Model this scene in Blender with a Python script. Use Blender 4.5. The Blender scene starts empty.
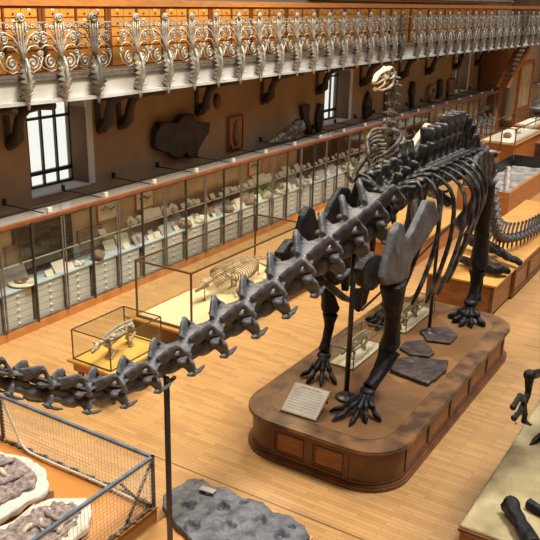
import bpy, bmesh, math, random
from mathutils import Vector, Matrix, Quaternion, noise
random.seed(7)
PI = math.pi
C = bpy.context.scene.collection
V = Vector

# ------------------------------------------------------------------ camera
CAM = V((0, 0, 6.0))
RM = Matrix(((0.53232658, -0.26617326, 0.80360451),
             (-0.84622704, -0.19308752, 0.49660548),
             (0.0229829, -0.94438816, -0.32802863)))   # world <- (right, down, forward)
FPX = 785.0
cd = bpy.data.cameras.new('camera'); cam = bpy.data.objects.new('camera', cd); C.objects.link(cam)
cd.sensor_width = 36; cd.lens = FPX / 540 * 36; cd.clip_end = 200
r, d, f = RM.col[0], RM.col[1], RM.col[2]
M4 = Matrix((( r[0], -d[0], -f[0], CAM[0]), (r[1], -d[1], -f[1], CAM[1]), (r[2], -d[2], -f[2], CAM[2]), (0, 0, 0, 1)))
cam.matrix_world = M4
bpy.context.scene.camera = cam

# ------------------------------------------------------------------ materials
MATS = {}
def mat(name, col, rough=.5, col2=None, scale=4, bump=0, bscale=None, metal=0, stretch=(1, 1, 1), spec=.5, contrast=(.35, .65), detail=5):
    m = bpy.data.materials.new(name); m.use_nodes = True
    nt = m.node_tree; N = nt.nodes; L = nt.links
    b = N['Principled BSDF']
    b.inputs['Roughness'].default_value = rough; b.inputs['Metallic'].default_value = metal
    b.inputs['Specular IOR Level'].default_value = spec
    b.inputs['Base Color'].default_value = (*col, 1)
    if col2 or bump:
        tc = N.new('ShaderNodeTexCoord'); mp = N.new('ShaderNodeMapping')
        mp.inputs['Scale'].default_value = stretch
        L.new(tc.outputs['Object'], mp.inputs['Vector'])
    if col2:
        nz = N.new('ShaderNodeTexNoise'); nz.inputs['Scale'].default_value = scale; nz.inputs['Detail'].default_value = detail
        L.new(mp.outputs[0], nz.inputs['Vector'])
        cr = N.new('ShaderNodeValToRGB')
        cr.color_ramp.elements[0].position = contrast[0]; cr.color_ramp.elements[1].position = contrast[1]
        cr.color_ramp.elements[0].color = (*col, 1); cr.color_ramp.elements[1].color = (*col2, 1)
        L.new(nz.outputs['Fac'], cr.inputs['Fac']); L.new(cr.outputs[0], b.inputs['Base Color'])
    if bump:
        nb = N.new('ShaderNodeTexNoise'); nb.inputs['Scale'].default_value = bscale or scale * 3; nb.inputs['Detail'].default_value = 4
        L.new(mp.outputs[0], nb.inputs['Vector'])
        bp = N.new('ShaderNodeBump'); bp.inputs['Strength'].default_value = bump; bp.inputs['Distance'].default_value = .02
        L.new(nb.outputs['Fac'], bp.inputs['Height']); L.new(bp.outputs[0], b.inputs['Normal'])
    MATS[name] = m
    return m

def glass_mat(name, tint=(.97, .98, .975), fac=.06, rough=.02, film=None):
    m = bpy.data.materials.new(name); m.use_nodes = True
    nt = m.node_tree; N = nt.nodes; L = nt.links
    N.remove(N['Principled BSDF'])
    t = N.new('ShaderNodeBsdfTransparent'); t.inputs[0].default_value = (*tint, 1)
    g = N.new('ShaderNodeBsdfGlossy'); g.inputs['Roughness'].default_value = rough
    l0 = N.new('ShaderNodeLayerWeight'); l0.inputs['Blend'].default_value = .5
    l1 = N.new('ShaderNodeMath'); l1.operation = 'POWER'; l1.inputs[1].default_value = 4.5
    L.new(l0.outputs['Facing'], l1.inputs[0])
    lw = N.new('ShaderNodeMath'); lw.operation = 'MULTIPLY_ADD'; lw.inputs[1].default_value = .55; lw.inputs[2].default_value = fac * .5
    L.new(l1.outputs[0], lw.inputs[0])
    mx = N.new('ShaderNodeMixShader')
    L.new(lw.outputs[0], mx.inputs[0]); L.new(t.outputs[0], mx.inputs[1]); L.new(g.outputs[0], mx.inputs[2])
    if film:
        df = N.new('ShaderNodeBsdfDiffuse'); df.inputs[0].default_value = (*film, 1)
        m2 = N.new('ShaderNodeMixShader'); m2.inputs[0].default_value = .4
        L.new(mx.outputs[0], m2.inputs[1]); L.new(df.outputs[0], m2.inputs[2]); mx = m2
    L.new(mx.outputs[0], N['Material Output'].inputs['Surface'])
    return m

def planks(name, c1, c2, mort, length=.9, width=.075, rot=PI/2, rough=.3, offset=.37, big=(.85, 1.1)):
    m = bpy.data.materials.new(name); m.use_nodes = True
    nt = m.node_tree; N = nt.nodes; L = nt.links; b = N['Principled BSDF']
    tc = N.new('ShaderNodeTexCoord'); mp = N.new('ShaderNodeMapping'); mp.inputs['Rotation'].default_value = (0, 0, rot)
    L.new(tc.outputs['Object'], mp.inputs['Vector'])
    br = N.new('ShaderNodeTexBrick'); br.inputs['Scale'].default_value = 1
    br.inputs['Brick Width'].default_value = length; br.inputs['Row Height'].default_value = width
    br.inputs['Mortar Size'].default_value = .0022; br.inputs['Bias'].default_value = 0; br.offset = offset
    br.inputs['Color1'].default_value = (*c1, 1); br.inputs['Color2'].default_value = (*c2, 1); br.inputs['Mortar'].default_value = (*mort, 1)
    L.new(mp.outputs[0], br.inputs['Vector'])
    nz = N.new('ShaderNodeTexNoise'); nz.inputs['Scale'].default_value = .55; nz.inputs['Detail'].default_value = 6
    L.new(tc.outputs['Object'], nz.inputs['Vector'])
    mr = N.new('ShaderNodeMapRange'); mr.inputs['To Min'].default_value = big[0]; mr.inputs['To Max'].default_value = big[1]
    mr.inputs['From Min'].default_value = .3; mr.inputs['From Max'].default_value = .7
    L.new(nz.outputs['Fac'], mr.inputs[0])
    vm = N.new('ShaderNodeVectorMath'); vm.operation = 'SCALE'
    L.new(br.outputs['Color'], vm.inputs[0]); L.new(mr.outputs[0], vm.inputs['Scale'])
    L.new(vm.outputs[0], b.inputs['Base Color'])
    mp2 = N.new('ShaderNodeMapping'); mp2.inputs['Scale'].default_value = (14, 1.2, 4) if rot else (1.2, 14, 4)
    L.new(tc.outputs['Object'], mp2.inputs['Vector'])
    n2 = N.new('ShaderNodeTexNoise'); n2.inputs['Scale'].default_value = 1.5; n2.inputs['Detail'].default_value = 4
    L.new(mp2.outputs[0], n2.inputs['Vector'])
    m3 = N.new('ShaderNodeMapRange'); m3.inputs['To Min'].default_value = rough - .1; m3.inputs['To Max'].default_value = rough + .2
    L.new(n2.outputs['Fac'], m3.inputs[0]); L.new(m3.outputs[0], b.inputs['Roughness'])
    MATS[name] = m
    return m

FLOOR = planks('parquet_floor', (.48, .268, .098), (.37, .203, .074), (.18, .09, .035), length=.55, width=.07, rough=.33)
PLAT = planks('platform_boards', (.58, .25, .06), (.52, .21, .045), (.3, .12, .03), length=2.5, width=.4, rough=.35)
PTOP = planks('pedestal_boards', (.24, .12, .045), (.16, .075, .028), (.05, .02, .01), length=1.3, width=.5, rough=.38, rot=.55, big=(.6, 1.25))
WALL = mat('tan_plaster_wall', (.35, .235, .145), .85, (.42, .29, .18), 1.2)
WALLUP = mat('pale_upper_wall', (.62, .56, .46), .8)
WALLD = mat('brown_wall', (.16, .09, .05), .8, (.22, .13, .07), 1.5)
REVEAL = mat('pale_window_reveal', (.72, .76, .82), .7)
BONE = mat('dark_grey_bone', (.010, .010, .012), .36, (.13, .131, .14), 6, .7, 22, spec=.4, contrast=(.46, .74))
BONEL = mat('dusty_grey_bone', (.05, .051, .057), .42, (.22, .223, .24), 3.5, .45, 22, spec=.3, contrast=(.3, .7))
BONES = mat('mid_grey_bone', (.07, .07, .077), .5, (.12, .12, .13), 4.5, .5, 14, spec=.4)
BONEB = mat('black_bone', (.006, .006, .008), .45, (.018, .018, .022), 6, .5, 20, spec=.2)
IVORY = mat('ivory_bone', (.62, .55, .42), .55, (.42, .33, .22), 18, .4, 40)
IGB = mat('mottled_bone', (.045, .04, .038), .5, (.30, .27, .23), 6, .5, 25, contrast=(.45, .7))
OLDB = mat('brown_old_bone', (.26, .16, .08), .6, (.46, .34, .2), 9, .3, 30)
BLKIRON = mat('black_iron', (.02, .02, .023), .4, spec=.6)
STEEL = mat('grey_painted_steel', (.06, .055, .05), .4, metal=.3)
STEELL = mat('worn_metal_strip', (.26, .235, .21), .4, (.14, .12, .10), 6, metal=.4)
SILVER = mat('silvery_cast_iron', (.44, .43, .40), .38, (.24, .235, .22), 9, .3, 40, metal=.2)
SILVERD = mat('dark_cast_iron', (.12, .12, .12), .36, (.2, .2, .19), 9, .3, 40, metal=.3)
BEAM = mat('pale_painted_beam', (.60, .63, .66), .45, (.48, .49, .50), 3)
HANDR = mat('varnished_handrail', (.36, .145, .045), .35, (.46, .19, .06), 3, stretch=(1, 6, 6))
REDW = mat('reddish_rail_wood', (.20, .065, .03), .4, (.30, .10, .045), 4)
CABW = mat('orange_cabinet_wood', (.66, .29, .055), .4, (.52, .20, .035), 3, stretch=(3, 3, 1))
CABD = mat('orange_drawer_wood', (.74, .36, .075), .4, (.62, .27, .05), 4, stretch=(1, 1, 4))
CABS = mat('brown_cabinet_stile', (.22, .075, .02), .4)
PED = mat('chestnut_panel_wood', (.19, .07, .025), .36, (.30, .12, .042), 2.5, stretch=(1, 1, 5))
PEDD = mat('dark_chestnut_trim', (.09, .035, .016), .34, (.15, .06, .026), 4)
RIM = mat('dark_stained_rim', (.06, .035, .02), .36, (.24, .12, .05), 3.0, contrast=(.38, .68))
ORNG = mat('orange_wood_panel', (.50, .20, .06), .4, (.38, .14, .04), 2.5, stretch=(1, 1, 5))
ORNL = mat('light_orange_wood', (.66, .34, .10), .4, (.56, .27, .075), 2.5)
PLINTH = mat('warm_plinth_wood', (.58, .25, .07), .4, (.46, .18, .05), 3)
DRW = mat('pale_blue_grey_drawer', (.60, .68, .70), .5, (.70, .71, .66), .8)
DRWG = mat('drawer_gap', (.14, .14, .12), .7)
BLUTOP = mat('blue_grey_counter', (.48, .57, .60), .45)
BACKP = mat('tan_case_back', (.56, .42, .27), .7, (.30, .2, .12), 1.6)
KNOB = mat('white_porcelain_knob', (.85, .83, .75), .3)
CREAM = mat('cream_card', (.80, .74, .58), .7, (.7, .62, .46), 8)
GREYP = mat('grey_slab', (.3, .29, .29), .7, (.4, .38, .36), 6)
BROWNP = mat('brown_slab', (.2, .12, .08), .7, (.3, .2, .13), 6)
DKFOS = mat('dark_fossil_rock', (.014, .009, .008), .5, (.04, .026, .022), 6, .7, 18)
GRNM = mat('green_cloth', (.08, .24, .06), .7, (.2, .36, .12), 8)
REDM = mat('rust_specimen', (.4, .1, .04), .6)
ROCK = mat('slate_rock', (.055, .062, .078), .55, (.15, .155, .175), 7, 1.0, 20)
SLABR = mat('brown_cast_rock', (.028, .02, .02), .5, (.075, .052, .048), 5, .8, 16)
PLAST = mat('white_plaster', (.64, .60, .51), .85, (.48, .43, .35), 6, .7, 14)
JROCK = mat('mauve_fossil_matrix', (.15, .11, .10), .8, (.36, .29, .26), 14, 1.0, 30)
SAND = mat('tan_sand_bed', (.26, .20, .10), .9, (.46, .38, .21), 2.2, .9, 24)
SANDB = mat('grey_bed', (.13, .14, .15), .9, (.40, .36, .30), 2.2, .9, 16)
PAPER = mat('off_white_paper', (.42, .39, .35), .6, (.36, .33, .3), 6)
INK = mat('grey_ink', (.18, .15, .12), .7)
FENCE = mat('blue_grey_painted_bar', (.06, .09, .13), .4, (.12, .17, .23), 8)
WIRE = mat('pale_netting', (.72, .68, .58), .6)
ROPE = mat('white_rope', (.8, .76, .66), .9, bump=.6, bscale=60)
CHAIN = mat('dark_twisted_rope', (.07, .055, .045), .8, (.3, .26, .2), 40, contrast=(.45, .55))
TABLEW = mat('yellow_varnished_wood', (.70, .42, .10), .35, (.6, .33, .07), 3)
DARKW = mat('dark_brown_wood', (.10, .04, .02), .4, (.15, .06, .03), 3)
GLASS = glass_mat('clear_glass')
WGLASS = glass_mat('window_glass', (1, 1, .98))
BRONZE = mat('bronze_edge', (.16, .09, .045), .4, metal=.4)
BLUEP = glass_mat('grey_glazed_top', (.9, .9, .9), .3, .15, (.42, .40, .37)) if 1 else mat('blue_grey_glazed_top', (.20, .19, .18), .25)
TABP = mat('bright_case_floor', (.74, .6, .34), .6, (.68, .52, .28), 2)

# ------------------------------------------------------------------ mesh helpers
class MB:
    def __init__(s): s.bm = bmesh.new()
    def box(s, a, b, M=None):
        x0, y0, z0 = [min(a[i], b[i]) for i in range(3)]; x1, y1, z1 = [max(a[i], b[i]) for i in range(3)]
        vs = [V((x, y, z)) for z in (z0, z1) for y in (y0, y1) for x in (x0, x1)]
        if M is not None: vs = [M @ v for v in vs]
        v = [s.bm.verts.new(p) for p in vs]
        for q in ((0, 2, 3, 1), (4, 5, 7, 6), (0, 1, 5, 4), (2, 6, 7, 3), (0, 4, 6, 2), (1, 3, 7, 5)):
            s.bm.faces.new([v[i] for i in q])
        return s
    def tube(s, pts, rad, n=8, flat=1.0, up=None, cap=True):
        pts = [V(p) for p in pts]
        if not isinstance(rad, (list, tuple)): rad = [rad] * len(pts)
        rings = []; prev = None
        for i, p in enumerate(pts):
            t = (pts[min(i + 1, len(pts) - 1)] - pts[max(i - 1, 0)])
            if t.length < 1e-9: t = V((0, 0, 1))
            t.normalize()
            if prev is None:
                u = V(up) if up is not None else (V((0, 0, 1)) if abs(t.z) < .9 else V((0, 1, 0)))
            else: u = prev
            u = (u - t * u.dot(t))
            if u.length < 1e-6: u = V((1, 0, 0)) - t * t.x
            u.normalize(); prev = u; w = t.cross(u)
            ra = rad[i]
            rings.append([s.bm.verts.new(p + u * (math.cos(2*PI*k/n) * ra * flat) + w * (math.sin(2*PI*k/n) * ra)) for k in range(n)])
        for A, B in zip(rings, rings[1:]):
            for k in range(n): s.bm.faces.new((A[k], A[(k+1) % n], B[(k+1) % n], B[k]))
        if cap:
            s.bm.faces.new(rings[0][::-1]); s.bm.faces.new(rings[-1])
        return s
    def ball(s, c, r, n=10, M=None):
        if not isinstance(r, (tuple, list)): r = (r, r, r)
        T = Matrix.Translation(V(c)) @ (M or Matrix()) @ Matrix.Diagonal((*r, 1))
        bmesh.ops.create_uvsphere(s.bm, u_segments=n, v_segments=max(5, n // 2 + 1), radius=1, matrix=T)
        return s
    def prism(s, poly, z0, z1, f=None):
        # poly: list of (u,v); f(u,v,w) -> world
        f = f or (lambda u, v, w: V((u, v, w)))
        A = [s.bm.verts.new(f(u, v, z0)) for u, v in poly]; B = [s.bm.verts.new(f(u, v, z1)) for u, v in poly]
        n = len(poly)
        s.bm.faces.new(A[::-1]); s.bm.faces.new(B)
        for k in range(n): s.bm.faces.new((A[k], A[(k+1) % n], B[(k+1) % n], B[k]))
        return s
    def lathe(s, prof, n=20, c=(0, 0, 0)):
        c = V(c); rings = []
        for rr, z in prof:
            rings.append([s.bm.verts.new(c + V((rr*math.cos(2*PI*k/n), rr*math.sin(2*PI*k/n), z))) for k in range(n)])
        for A, B in zip(rings, rings[1:]):
            for k in range(n): s.bm.faces.new((A[k], A[(k+1) % n], B[(k+1) % n], B[k]))
        s.bm.faces.new(rings[0][::-1]); s.bm.faces.new(rings[-1])
        return s
    def mesh(s, name, m, smooth=False, bevel=0):
        if bevel:
            bmesh.ops.bevel(s.bm, geom=list(s.bm.edges), offset=bevel, segments=2, affect='EDGES')
        bmesh.ops.recalc_face_normals(s.bm, faces=list(s.bm.faces))
        me = bpy.data.meshes.new(name); s.bm.to_mesh(me); s.bm.free()
        if smooth:
            for p in me.polygons: p.use_smooth = True
        if m: me.materials.append(m)
        return me
    def build(s, name, m, parent=None, smooth=False, bevel=0, loc=None):
        return ob(name, s.mesh(name, m, smooth, bevel), parent, loc)

def ob(name, me, parent=None, loc=None, M=None):
    o = bpy.data.objects.new(name, me); C.objects.link(o)
    if parent: o.parent = parent
    if loc is not None: o.location = loc
    if M is not None: o.matrix_basis = M
    return o
def tag(o, label=None, cat=None, group=None, kind=None):
    if label: o['label'] = label
    if cat: o['category'] = cat
    if group: o['group'] = group
    if kind: o['kind'] = kind
    return o
def thing(name, label, cat, loc=(0, 0, 0), rz=0, group=None):
    o = bpy.data.objects.new(name, None); C.objects.link(o); o.empty_display_size = .1
    o.location = loc; o.rotation_euler = (0, 0, rz)
    return tag(o, label, cat, group)
def struct(name, mb, m): return tag(mb.build(name, m), kind='structure')
def copy_tree(o, parent=None):
    c = o.copy(); C.objects.link(c)
    c.parent = parent
    for ch in [x for x in o.children]: copy_tree(ch, c)
    return c

def organic(mb, name, m, voxel=.02, smooth=4, disp=0, dscale=6):
    """voxel-fuse overlapping blobs into a single bone surface"""
    bmesh.ops.recalc_face_normals(mb.bm, faces=list(mb.bm.faces))
    me = bpy.data.meshes.new('tmp'); mb.bm.to_mesh(me); mb.bm.free()
    o = bpy.data.objects.new('tmp', me); C.objects.link(o)
    r_ = o.modifiers.new('r', 'REMESH'); r_.mode = 'VOXEL'; r_.voxel_size = voxel
    if smooth:
        sm = o.modifiers.new('s', 'SMOOTH'); sm.factor = .5; sm.iterations = smooth
    dg = bpy.context.evaluated_depsgraph_get()
    out = bpy.data.meshes.new_from_object(o.evaluated_get(dg))
    bpy.data.objects.remove(o); bpy.data.meshes.remove(me)
    out.name = name
    if disp:
        no = [v.normal.copy() for v in out.vertices]
        for v, nn in zip(out.vertices, no):
            v.co += nn * disp * noise.noise(v.co * dscale)
    out.materials.clear(); out.materials.append(m)
    for p in out.polygons: p.use_smooth = True
    return out

def arc(cx, cz, r0, a0, a1, n=12, r1=None):
    r1 = r0 if r1 is None else r1
    return [(cx + (r0 + (r1-r0)*i/n) * math.cos(a0 + (a1-a0)*i/n), cz + (r0 + (r1-r0)*i/n) * math.sin(a0 + (a1-a0)*i/n)) for i in range(n+1)]
ORD = ['first', 'second', 'third', 'fourth', 'fifth', 'sixth', 'seventh', 'eighth', 'ninth', 'tenth', 'eleventh', 'twelfth', 'thirteenth',
       'fourteenth', 'fifteenth', 'sixteenth', 'seventeenth', 'eighteenth', 'nineteenth', 'twentieth', 'twenty-first', 'twenty-second']
ORD += ['twenty-' + w for w in ORD[2:9]] + ['thirtieth'] + ['thirty-' + w for w in ORD[:9]] + ['fortieth'] + ['forty-' + w for w in ORD[:9]]

# ------------------------------------------------------------------ setting
FX0, FX1, FY0, FY1 = -4.5, 50.0, -5.0, 12.0
struct('floor', MB().box((FX0, FY0, -.2), (FX1, FY1 + .6, 0)), FLOOR)
for i, x in enumerate((7.15, 13.9)):
    struct('trim_%d' % (i+1), MB().box((x, 2.0, 0), (x+.018, 7.4 if i == 0 else 3.0, .0015)), DARKW)
# wall with arched window openings, built in strips
WIN = [(10.38, 11.95), (22.45, 24.2), (34.6, 36.3)]
mb = MB()
xs = FX0
for (a, b) in WIN:
    mb.box((xs, 12.0, 0), (a, 12.6, 4.5)); mb.box((a, 12.0, 0), (b, 12.6, 2.15))
    # arch head
    n = 30; c = (a+b)/2; rr = (b-a)/2; zs = 3.80
    for k in range(n):
        u0 = a + (b-a)*k/n; u1 = a + (b-a)*(k+1)/n; um = (u0+u1)/2
        mb.box((u0, 12.0, zs + .36*math.sqrt(max(0, 1-((um-c)/rr)**2))), (u1, 12.6, 4.5))
    xs = b
mb.box((xs, 12.0, 0), (FX1, 12.6, 4.5))
struct('wall_left', mb, WALL)
struct('wall_left_upper', MB().box((FX0, 14.2, 4.5), (FX1, 14.5, 13.5)), WALLUP)
for i, (a, b) in enumerate(((FY0-.3, -4.2), (8.6, 14.5))):
    struct('ceiling_panel_%d' % (i+1), MB().box((FX0-.3, a, 13.5), (FX1+.3, b, 13.7)), WALLUP)  # unseen panels, added and spaced to cut the sky light inside
struct('wall_far', MB().box((FX1, FY0, 0), (FX1+.3, 14.5, 13.5)), WALLD)
struct('wall_right', MB().box((FX0, FY0-.3, 0), (FX1, FY0, 13.5)), WALL)
struct('wall_near', MB().box((FX0-.3, FY0, 0), (FX0, 14.5, 13.5)), WALL)
for i, z in enumerate((6.05, 6.35, 6.7)):
    struct('trim_%d' % (i+3), MB().box((15, 14.05, z), (FX1, 14.2, z+.07)), BEAM)
struct('trim_6', MB().box((25, 14.0, 5.95), (FX1, 14.19, 6.02)), HANDR)
for i, (a, b) in enumerate(WIN):
    w = thing('window_%d' % (i+1), None, None); w['kind'] = 'structure'
    m = MB(); n = 4; gw = (b - a)
    for k in range(n+1):
        x = a + .02 + (gw-.04) * k / n
        m.box((x-.022, 12.46, 2.2), (x+.022, 12.52, 4.15))
    m.box((a, 12.45, 2.42), (b, 12.53, 2.5)); m.box((a, 12.45, 2.15), (b, 12.53, 2.21)); m.box((a, 12.45, 3.55), (b, 12.53, 3.6))
    m.build('window_frame', BLKIRON, w)
    MB().box((a, 12.49, 2.2), (b, 12.495, 4.15)).build('pane', WGLASS, w)
    MB().box((a-.02, 11.97, 2.12), (b+.02, 12.6, 2.16)).build('window_sill', REVEAL, w)
    MB().box((b-.02, 11.985, 2.16), (b+.002, 12.45, 3.75)).build('reveal', WALLD, w)
    MB().box((b-.01, 11.96, 2.14), (b+.16, 11.998, 4.15)).build('pilaster_strip', REVEAL, w)

# ------------------------------------------------------------------ balcony
BP = [(5.3, 11.25), (10.8, 10.5), (24.6, 10.5), (37.0, 9.95), (44.0, 9.7)]
def bal(x):
    for (x0, y0), (x1, y1) in zip(BP, BP[1:]):
        if x <= x1 or (x1, y1) == BP[-1]:
            return y0 + (y1-y0) * (x-x0) / (x1-x0), math.atan2(y1-y0, x1-x0)
def strip(prof_off, z0, z1, y_in=None):
    """prism that follows the balcony edge; offsets outward (towards -y)"""
    out, inn = prof_off
    m = MB()
    A = [(x, y - out) for x, y in BP]; B = [(x, (y_in if y_in is not None else y - inn)) for x, y in BP]
    m.prism(A + B[::-1], z0, z1)
    return m
struct('ceiling', strip((-.15, 0), 4.5, 4.6, 14.2), WALLD)     # underside of the gallery floor
bt = thing('balcony_edge_beam', 'long pale painted iron beam under the balustrade of the gallery', 'beam')
strip((.0, -.12), 4.24, 4.56).build('web', BEAM, bt)
strip((.07, 0), 4.17, 4.235).build('lower_flange', BEAM, bt)
strip((.05, 0), 4.565, 4.61).build('upper_flange', SILVERD, bt)
bl = thing('balustrade', 'silvery cast iron scrollwork balustrade with a varnished wooden handrail', 'balustrade')
strip((.10, -.18), 5.78, 5.89).build('handrail', HANDR, bl)
strip((.06, -.12), 5.735, 5.775).build('rail_moulding', REDW, bl)
strip((.02, -.02), 5.50, 5.525).build('top_bar', SILVER, bl)
strip((.03, -.03), 4.62, 4.66).build('bottom_bar', SILVERD, bl)

def spiral(m, cx, cz, r0, a0, turns, y=0, rad=.012, r_end=.03, n=20):
    pts = [(x, y, z) for x, z in arc(cx, cz, r0, a0, a0 + turns*2*PI, n, r_end)]
    m.tube(pts, [rad * (1.5 - .5*i/n) for i in range(n+1)], 6)
    m.ball(pts[-1], (r_end*1.3, r_end*1.0, r_end*1.3), 6)
def baluster_mesh(main=False):
    m = MB(); k = 1.25 if main else 1.0
    # central bundle of stems ending in a forward scroll
    for dx in (-.09, -.03, .03, .09):
        m.tube([(dx*.2, -.10, 4.92), (dx*.6, -.06, 5.12), (dx*.95, -.05, 5.34), (dx*.9, -.06, 5.52)], .015*k, 6)
    spiral(m, 0, 5.575, .085*k, -PI*.9, -1.35, -.06, .017*k, .02)
    spiral(m, -.01, 5.575, .06*k, PI*.2, 1.1, -.09, .013*k, .02)
    for s in (-1, 1):
        m.tube([(0, -.08, 4.95), (s*.05, -.05, 5.12), (s*.16, -.02, 5.28), (s*.30, 0, 5.36), (s*.40, 0, 5.34)], 0.018, 5)
        m.tube([(0, -.06, 4.9), (s*.06, -.03, 5.02), (s*.16, -.02, 5.12), (s*.28, 0, 5.14), (s*.38, 0, 5.08)], 0.016, 5)
        m.tube([(s*.02, -.06, 5.05), (s*.07, -.03, 5.25), (s*.15, 0, 5.42), (s*.24, 0, 5.47)], 0.015, 5)
        spiral(m, s*.20, 4.86, .12, PI/2 if s > 0 else PI/2, -s*1.5, -.02, .013, .03)
        spiral(m, s*.30, 5.25, .095, PI*.5, -s*1.4, 0, .012, .028)
        spiral(m, s*.36, 5.0, .06, -PI*.5, s*1.2, 0, .01, .02, 12)
        spiral(m, s*.12, 5.40, .07, 0 if s > 0 else PI, s*1.3, -.02, .011, .022, 14)
        spiral(m, s*.36, 5.42, .05, PI*.5, -s*1.2, 0, .01, .02, 12)
        m.tube([(s*.05, -.05, 4.75), (s*.2, -.02, 4.70), (s*.36, 0, 4.78), (s*.42, 0, 4.95)], .012, 5)
        for (fx, fz) in ((s*.24, 5.45), (s*.20, 4.87), (s*.31, 5.26)):
            for q in range(5):
                a = q*2*PI/5
                m.ball((fx + .026*math.cos(a), -.02, fz + .026*math.sin(a)), (.02, .014, .02), 5)
    return m.mesh('baluster', SILVERD if main else SILVER, True)
def leaf_mesh(main=False):
    # acanthus leaf: curved serrated sheet with thickness
    m = MB(); n = 16; k = 1.35 if main else 1.0
    rows = []
    for i in range(n+1):
        t = i/n; z = 4.22 + .70*t
        w = .175*k*math.sin(PI*(.12 + .86*t))**.8 * (1 - .35*t)
        w *= (1.0 if i % 2 else .42)
        yb = -.10 - .11*math.sin(PI*min(1, t*1.25))
        rows.append([m.bm.verts.new((q*w, yb + .06*abs(q)**1.5, z + .05*(abs(q)) )) for q in (-1, -.6, -.2, 0, .2, .6, 1)])
    back = [[m.bm.verts.new(v.co + V((0, .05, 0))) for v in rw] for rw in rows]
    for A, B in zip(rows, rows[1:]):
        for q in range(6): m.bm.faces.new((A[q], A[q+1], B[q+1], B[q]))
    for A, B in zip(back, back[1:]):
        for q in range(6): m.bm.faces.new((A[q], B[q], B[q+1], A[q+1]))
    for A, B, A2, B2 in zip(rows, rows[1:], back, back[1:]):
        m.bm.faces.new((A[0], B[0], B2[0], A2[0])); m.bm.faces.new((A[6], A2[6], B2[6], B[6]))
    for R, R2 in ((rows[0], back[0]), (rows[-1], back[-1])):
        for q in range(6): m.bm.faces.new((R[q], R2[q], R2[q+1], R[q+1]))
    m.tube([(0, -.13, 4.95), (0, -.19, 4.8), (0, -.2, 4.55), (0, -.13, 4.28), (0, -.11, 4.2)], [.02, .03, .035, .03, .02], 6)
    m.tube([(.0, -.11, 4.24), (0, -.11, 4.18), (0, -.11, 4.13), (0, -.11, 4.09)], [.024, .034, .028, .018], 8)
    m.tube([(-.06, -.19, 4.34), (0, -.23, 4.37), (.07, -.19, 4.42)], [.012, .018, .008], 5)
    return m.mesh('leaf', SILVERD if main else SILVER, True)
BM, LM = {}, {}
for k in (False, True): BM[k] = baluster_mesh(k); LM[k] = leaf_mesh(k)
bx = [(7.6, 0), (8.45, 0), (9.27, 0), (10.02, 0), (10.74, 1)]
x = 11.86
while x < 24.2: bx.append((x, 0)); x += .865
bx.append((24.6, 1)); x = 25.9
while x < 36.6: bx.append((x, 0)); x += .85
bx.append((36.95, 1)); x = 38.2
while x < 43.5: bx.append((x, 0)); x += .85
for x, mn in bx:
    y, a = bal(x)
    b_ = ob('baluster', BM[bool(mn)], bl, M=Matrix.Translation((x, y, 0)) @ Matrix.Rotation(a, 4, 'Z'))
    if mn: b_['label'] = 'darker, heavier corner baluster'
    ob('leaf', LM[bool(mn)], b_)
# curved iron brackets under the gallery
def bracket_mesh():
    m = MB()
    prof = []
    pts = [V((0, 0, 3.28)), V((0, -.16, 3.30)), V((0, -.30, 3.42)), V((0, -.32, 3.62)), V((0, -.42, 3.85)), V((0, -.62, 4.0)), V((0, -.95, 4.08)), V((0, -1.3, 4.1))]
    m.tube(pts, [.07, .10, .11, .09, .09, .09, .08, .07], 8, 1.1)
    sp = [(0, -.16 - .11*math.cos(t)*(1-t/12), 3.36 + .11*math.sin(t)*(1-t/12)) for t in [i*.5 for i in range(16)]]
    m.tube(sp, .05, 6)
    m.box((-.07, -.03, 3.3), (.07, 0, 4.3)); m.ball((0, -.05, 3.24), (.09, .06, .09), 8)
    m.tube([(0, -.05, 3.9), (0, -.35, 3.95), (0, -.6, 4.12)], .05, 6)
    return m.mesh('balcony_bracket', mat('dark_bracket_iron', (.045, .032, .024), .6), True)
bm_ = bracket_mesh()
for i, (x, w) in enumerate([(9.05, 'left of the first window'), (9.9, 'beside the left edge of the first window'), (12.3, 'just right of the first window'), (12.95, 'left of the dark fossil slab'),
                            (15.75, 'above the wide dark fossil slab'), (18.75, 'above the pale skull cast'), (21.9, 'left of the second window'), (25.0, 'right of the second window'),
                            (28.3, 'behind the upright skeleton head'), (31.0, 'midway between second and third windows'), (34.2, 'left of the third window'), (37.2, 'right of the third window')]):
    o = ob('balcony_bracket', bm_, loc=(x, 12.0, 0))
    tag(o, 'dark scrolled wall bracket under the gallery, ' + w, 'bracket', 'scrolled brackets under the gallery')

# drawer cabinets on the gallery
proto = thing('drawer_cabinet', 'x', 'cabinet', (0, 13.2, 4.6))
MB().box((0, .02, 0), (1.7, .6, 1.16)).build('carcass', CABW, proto)
MB().box((.07, -.012, .02), (1.63, .02, .36)).build('base_board', CABD, proto)
for a_, b_ in ((0, .07), (.83, .87), (1.63, 1.7)): MB().box((a_, -.03, 0), (b_, .02, 1.16)).build('stile', CABS, proto)
MB().box((-.0, -.05, 1.162), (1.7, .62, 1.22)).build('cornice', HANDR, proto)
dm = MB().box((0, 0, 0), (.36, .03, .17)).mesh('drawer', CABD, bevel=.006)
km = MB().ball((.18, -.015, .06), (.018, .018, .018), 8).mesh('knob', BLKIRON, True)
cm = MB().box((.14, -.006, .115), (.22, 0, .155)).mesh('label_card', CREAM)
for cx in (.08, .455, .88, 1.255):
    for rz_ in range(4):
        dd = ob('drawer', dm, proto, (cx, -.01, .40 + rz_*.188)); ob('knob', km, dd)
        if (rz_*5 + int(cx*10)) % 3 == 0: ob('label_card', cm, dd)
NC = 0
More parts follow.
